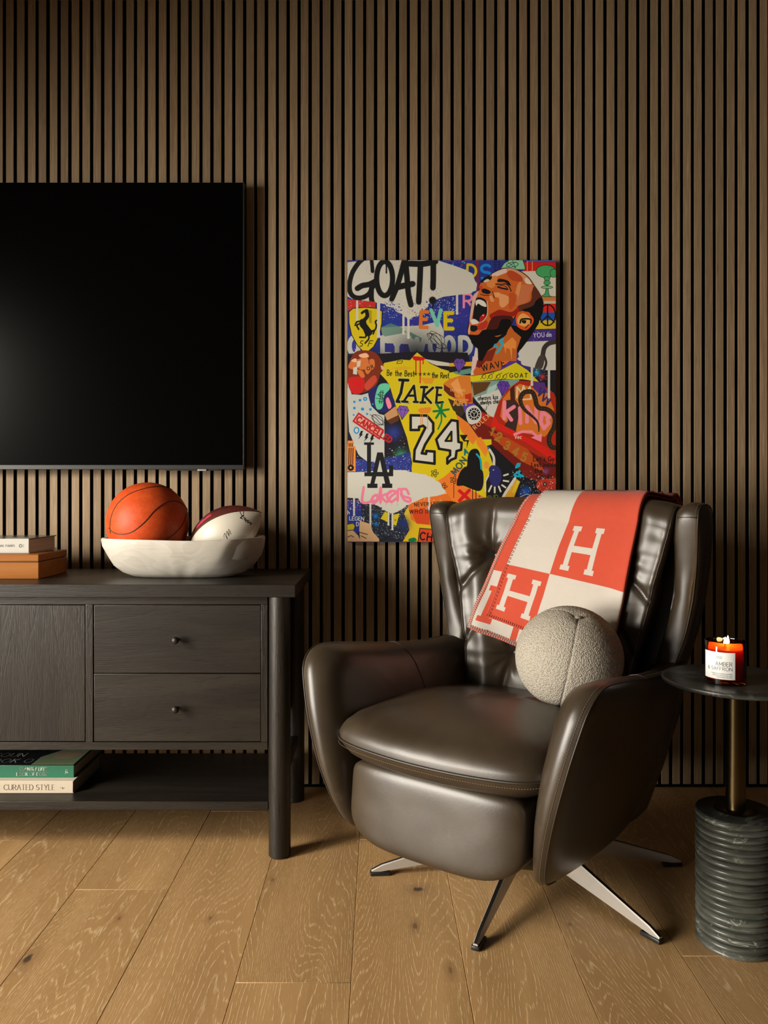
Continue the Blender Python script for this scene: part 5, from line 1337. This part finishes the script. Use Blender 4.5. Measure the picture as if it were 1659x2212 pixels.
    A.poly(A.rag([(28, 430), (300, 425), (600, 390), (900, 390, 1), (1020, 430), (1200, 460, 1), (1350, 520, 1), (1480, 620, 1), (1510, 690, 1), (1560, 752, 1), (1420, 790), (1200, 820), (1050, 880, 1), (960, 930, 1), (880, 990, 1), (800, 1040, 1), (690, 1060, 1), (600, 1010, 1), (520, 950, 1), (400, 920), (240, 900), (200, 830), (28, 820)], 16, 20), Wt)
    A.spray(520, 900, 960, 1080, 240, 2, 7, [Wt]); A.drips([(135, 820, 1080), (385, 900, 1280), (660, 1040, 1230), (722, 1040, 1300), (1280, 800, 1020)], Wt, 28)
    A.glow(465, 1100, 40, (20, 110, 190), 1); A.glow(470, 1220, 34, (20, 110, 190), 1); A.poly([(540, 1140), (610, 1030), (660, 1060), (650, 1190)], (200, 180, 30)); A.poly([(740, 1080), (830, 1060), (780, 1250), (740, 1230)], (200, 180, 30)); A.dot(765, 1160, 12, (150, 60, 40))
    B_ = (28, 28, 30)
    A.poly([(295, 0), (440, 0), (440, 12), (395, 12), (395, 430), (670, 430), (670, 325), (735, 325), (735, 492), (295, 492), (295, 430), (335, 430), (335, 12), (295, 12)], B_); A.poly([(290, -26), (440, -26), (440, 12), (290, 12)], B_)
    A.poly([(490, 128), (575, 128), (690, 605), (720, 605), (720, 670), (565, 670), (565, 605), (610, 605), (585, 495), (475, 495), (448, 605), (495, 605), (495, 670), (338, 670), (338, 605), (385, 605)], B_); A.poly([(532, 240), (570, 425), (490, 425)], (188, 188, 182))
    def lk(p, w_=40): A.line(p, w_, (226, 122, 150), 1, True)
    lk([(282, 660), (262, 880), (380, 880), (430, 800), (490, 780), (480, 860), (410, 870), (440, 900), (510, 830), (545, 660), (540, 890)]); lk([(690, 740), (560, 800), (640, 880), (700, 800), (780, 730), (690, 720), (640, 800), (700, 880), (780, 830)]); lk([(800, 860), (810, 700), (860, 690)]); lk([(970, 760), (930, 690), (860, 700), (880, 790), (990, 830), (980, 880), (900, 850), (850, 760)])
    A.drips([(530, 880, 920), (625, 880, 930), (710, 880, 930), (795, 860, 940)], (226, 122, 150), 8)
    A.text('WHO IN', 985, 1058, 55, 10, K, 0, .5, 1.0); A.text('NEVER LET BE', 1060, 950, 50, 9, K, -3, .4, .9); A.text('LEGEN', 65, 1160, 55, 10, (196, 196, 206), 2, .25); A.text('DI', 170, 1250, 55, 10, (196, 196, 206), 0, .3); A.text('h', 40, 1070, 55, 10, (196, 196, 206))
    A.poly([(225, 1170), (380, 1220), (420, 1340), (520, 1450), (520, 1490), (230, 1490), (215, 1300)], (204, 164, 124)); A.poly([(30, 1330), (120, 1320), (200, 1400), (240, 1490), (30, 1490)], (204, 164, 124)); A.poly([(30, 1230), (120, 1210), (150, 1250), (130, 1310), (30, 1320)], (190, 168, 30), 1, False, K, 6)
    for p in ([(215, 1345), (300, 1370), (340, 1380)], [(240, 1400), (320, 1440)], [(40, 1420), (90, 1400), (130, 1420)], [(600, 1440), (700, 1400), (760, 1400)]): A.line(p, 10, K, 1, True)
    A.poly([(1140, 1285), (1320, 1300), (1420, 1500), (1110, 1500)], (200, 64, 30), 1, False, K, 12); A.text('CHAMP', 1140, 1455, 110, 22, K, 8, .35, .9); A.poly([(975, 1450), (1060, 1430), (1090, 1480), (980, 1490)], (10, 110, 60), 1, True)
    A.poly([(30, 40), (160, 40), (160, 420), (30, 420)], (222, 130, 60)); A.dot(85, 360, 48, K); A.dot(85, 360, 16, (206, 150, 90))
    for x in (60, 90, 120): A.line([(x, 60), (x-6, 310)], 14, K)
    # the shouting man
    A.at(F1)
    A.poly([(180, 1250), (310, 1330), (600, 1250), (900, 1100), (1100, 1150), (1400, 650), (1420, 800), (1340, 1080), (1200, 1300), (1050, 1500), (980, 1560), (400, 1700), (330, 1690), (330, 1500), (260, 1430)], (16, 14, 14))
    A.poly([(860, 1090), (930, 1200), (1050, 1300), (980, 1500), (970, 1700), (400, 1700), (480, 1540), (640, 1400), (800, 1260)], (184, 94, 36)); A.poly([(480, 1540), (640, 1470), (560, 1700), (400, 1700)], (120, 40, 22)); A.poly([(750, 1430), (900, 1300), (970, 1380), (960, 1500), (900, 1480), (890, 1690), (860, 1500), (800, 1480), (790, 1590), (770, 1480)], (222, 134, 60)); A.line([(740, 1330), (690, 1370), (740, 1400), (700, 1480), (640, 1560)], 40, (60, 160, 180), 1, True); A.line([(600, 1430), (640, 1460)], 50, (40, 160, 196)); A.poly([(250, 1690), (290, 1450), (320, 1450), (330, 1690)], (206, 190, 180))
    head = [(345, 440), (370, 390), (450, 310), (560, 240), (680, 170), (800, 145), (940, 165), (1070, 220), (1180, 310), (1270, 440), (1350, 560), (1400, 660), (1415, 760), (1350, 960), (1240, 1000), (1100, 860), (1000, 900), (920, 1000), (880, 1090), (700, 1280), (560, 1290), (300, 1270), (170, 1260), (155, 1180), (190, 980), (210, 780), (250, 640), (310, 540), (350, 500)]
    A.poly(head, (198, 96, 40), 1, True, K, 12)
    A.poly([(560, 250), (700, 180), (800, 155), (880, 190), (760, 240), (640, 290), (600, 330)], (214, 190, 172), 1, True); A.poly([(820, 150), (950, 170), (1080, 240), (1200, 350), (1150, 390), (1060, 330), (960, 250), (820, 210)], (206, 146, 110), 1, True); A.poly([(810, 220), (900, 190), (1060, 290), (1060, 370), (880, 340)], (178, 70, 34), 1, True)
    A.poly([(1040, 430), (1270, 450), (1200, 560), (1160, 700), (960, 760), (1000, 560)], (196, 112, 70), 1, True); A.poly([(1110, 330), (1150, 310), (1230, 410), (1130, 400)], (220, 200, 184), 1, True)
    A.poly([(990, 420), (1050, 380), (1020, 560), (970, 680), (950, 600)], (222, 150, 90), .8, True); A.poly([(630, 570), (800, 600), (870, 680), (760, 800), (690, 770), (680, 660)], (222, 150, 96), 1, True); A.poly([(560, 560), (700, 560), (640, 640)], (228, 160, 100), .8, True); A.poly([(540, 300), (640, 280), (640, 400), (560, 480), (470, 420)], (214, 130, 66), 1, True)
    A.poly([(860, 560), (980, 600), (940, 760), (860, 840), (840, 700)], (186, 76, 30), .8, True)
    # shaved sides and beard
    A.poly([(1280, 450), (1400, 640), (1420, 780), (1380, 960), (1240, 1040), (1180, 880), (1000, 870), (1000, 780), (1200, 700), (1230, 540)], (92, 44, 32), 1, True); A.poly([(1390, 640), (1420, 800), (1380, 960), (1250, 1060), (1200, 900), (1060, 850), (1240, 780), (1300, 690)], (16, 14, 14), 1, True)
    A.poly([(600, 880), (700, 840), (880, 880), (1010, 800), (980, 920), (880, 960), (700, 960), (560, 1000), (520, 930)], (150, 34, 22), 1, True); A.poly([(560, 980), (700, 940), (900, 960), (880, 1080), (700, 1220), (440, 1240), (480, 1140)], (70, 24, 20), 1, True)
    A.poly([(720, 1010), (860, 1010), (880, 1100), (760, 1240), (560, 1300), (440, 1400), (300, 1440), (200, 1340), (180, 1260), (330, 1260), (420, 1180), (640, 1160)], (14, 12, 12), 1, True); A.poly([(220, 1340), (600, 1280), (560, 1480), (340, 1500)], (14, 12, 12), 1, True)
    # ear
    A.poly([(960, 960), (1020, 880), (1110, 870), (1240, 960), (1250, 1060), (1160, 1170), (1080, 1180), (980, 1110)], (214, 84, 30), 1, True); A.poly([(990, 980), (1080, 900), (1200, 980), (1210, 1050), (1120, 1120), (1000, 1080)], (226, 160, 80), 1, True); A.line([(1030, 1060), (1060, 1000), (1200, 1000), (1210, 1060)], 26, K, 1, True); A.poly([(1060, 1020), (1130, 1020), (1120, 1070), (1070, 1060)], K, 1, True); A.line([(1170, 1090), (1120, 1150)], 14, K)
    # eyes, brows, nose
    A.poly([(380, 350), (480, 280), (560, 290), (540, 340), (460, 370), (380, 390)], K, 1, True); A.poly([(420, 370), (480, 330), (520, 350), (460, 385)], (206, 190, 176), 1, True); A.poly([(650, 350), (700, 325), (830, 360), (880, 440), (840, 430), (770, 380), (670, 380)], K, 1, True)
    A.line([(620, 410), (700, 420), (790, 410), (850, 460), (880, 530)], 16, K, 1, True); A.line([(660, 460), (720, 480), (820, 500)], 26, K, 1, True); A.line([(690, 440), (760, 440), (820, 480)], 10, K, 1, True)
    A.poly([(345, 450), (400, 450), (400, 520), (360, 500)], (190, 60, 40), 1, True); A.poly([(390, 510), (450, 490), (540, 540), (500, 580), (410, 560)], K, 1, True); A.line([(570, 540), (600, 640)], 14, K); A.line([(370, 580), (430, 600), (510, 600)], 14, (90, 36, 26), 1, True); A.poly([(520, 620), (560, 610), (600, 700), (540, 700)], (220, 150, 100), .9, True)
    # open mouth
    A.poly([(300, 660), (380, 640), (460, 700), (490, 800), (470, 940), (380, 1060), (260, 1080), (195, 1070), (230, 940), (260, 790)], (206, 110, 80), 1, True); A.poly([(300, 650), (380, 640), (460, 690), (480, 800), (470, 930), (390, 1030), (250, 1030), (250, 900), (270, 760)], K, 1, True)
    A.poly([(290, 700), (350, 670), (440, 710), (470, 790), (400, 780), (330, 740), (300, 780)], (214, 208, 198), 1, True); A.poly([(215, 1010), (280, 1000), (340, 1060), (230, 1085)], (214, 206, 196), 1, True); A.poly([(360, 970), (420, 910), (450, 930), (430, 990), (360, 1040)], (170, 30, 26), 1, True); A.dot(412, 935, 12, (226, 210, 200)); A.line([(480, 700), (490, 830), (470, 950), (390, 1060)], 12, (222, 176, 140), 1, True)
    A.poly([(240, 640), (290, 560), (340, 530), (290, 680), (240, 900), (200, 1060), (190, 980)], (206, 170, 150), 1, True); A.poly([(200, 1110), (300, 1110), (330, 1160), (260, 1210), (200, 1180)], K, 1, True); A.poly([(165, 1180), (200, 1080), (190, 1220), (170, 1250)], (214, 170, 150), 1, True); A.poly([(330, 1100), (470, 1020), (480, 1120), (400, 1180), (330, 1170)], (180, 52, 34), 1, True)
    # a little paper grain
    A.a += (A.r.rand(*A.a.shape[:2])[..., None]-.5).astype(np.float32)*.022
    return np.clip(A.a, 0, 1)
art = paint(); AH, AW = art.shape[:2]
img = bpy.data.images.new('canvas_picture', AW, AH); img.colorspace_settings.name = 'sRGB'
buf = np.ones((AH, AW, 4), np.float32); buf[..., :3] = art[::-1]
img.pixels.foreach_set(buf.ravel()); img.update(); img.pack()
def _print():
    t = T('printed_canvas'); uv = t.n('ShaderNodeTexCoord').outputs['UV']
    im = t.n('ShaderNodeTexImage'); im.image = img; im.interpolation = 'Linear'; im.extension = 'EXTEND'; t.l(uv, im.inputs['Vector'])
    g = t.n('ShaderNodeVectorMath', _operation='SCALE'); t.l(im.outputs[0], g.inputs[0]); g.inputs['Scale'].default_value = 1.10
    v = t.obj(False); t.bump(t.noise(v, 900, 2), .12, .0006)
    t.b.inputs['Specular IOR Level'].default_value = .2
    return t.set(Base_Color=g.outputs[0], Roughness=.6)
M['print'] = _print()
cl_ = (.261, 2.885, .902)
cv = tag(empty('canvas_print', cl_), 'colourful graffiti style canvas print hanging on the slat wall', 'canvas')
loc(box('canvas_body', -.117, .639, 2.8855, 2.914, .902, 1.924, M['canvas_side'], cv, .0012), cl_)
pr = mesh('printed_picture', [(-.1165, 2.8852, .9025), (.6385, 2.8852, .9025), (.6385, 2.8852, 1.9235), (-.1165, 2.8852, 1.9235)], [(0, 1, 2, 3)], M['print'], cv, False, None, False)
pr.location = -Vector(cl_)
uvl = pr.data.uv_layers.new(name='UVMap')
for li, uv in zip(range(4), ((0, 0), (1, 0), (1, 1), (0, 1))): uvl.data[li].uv = uv
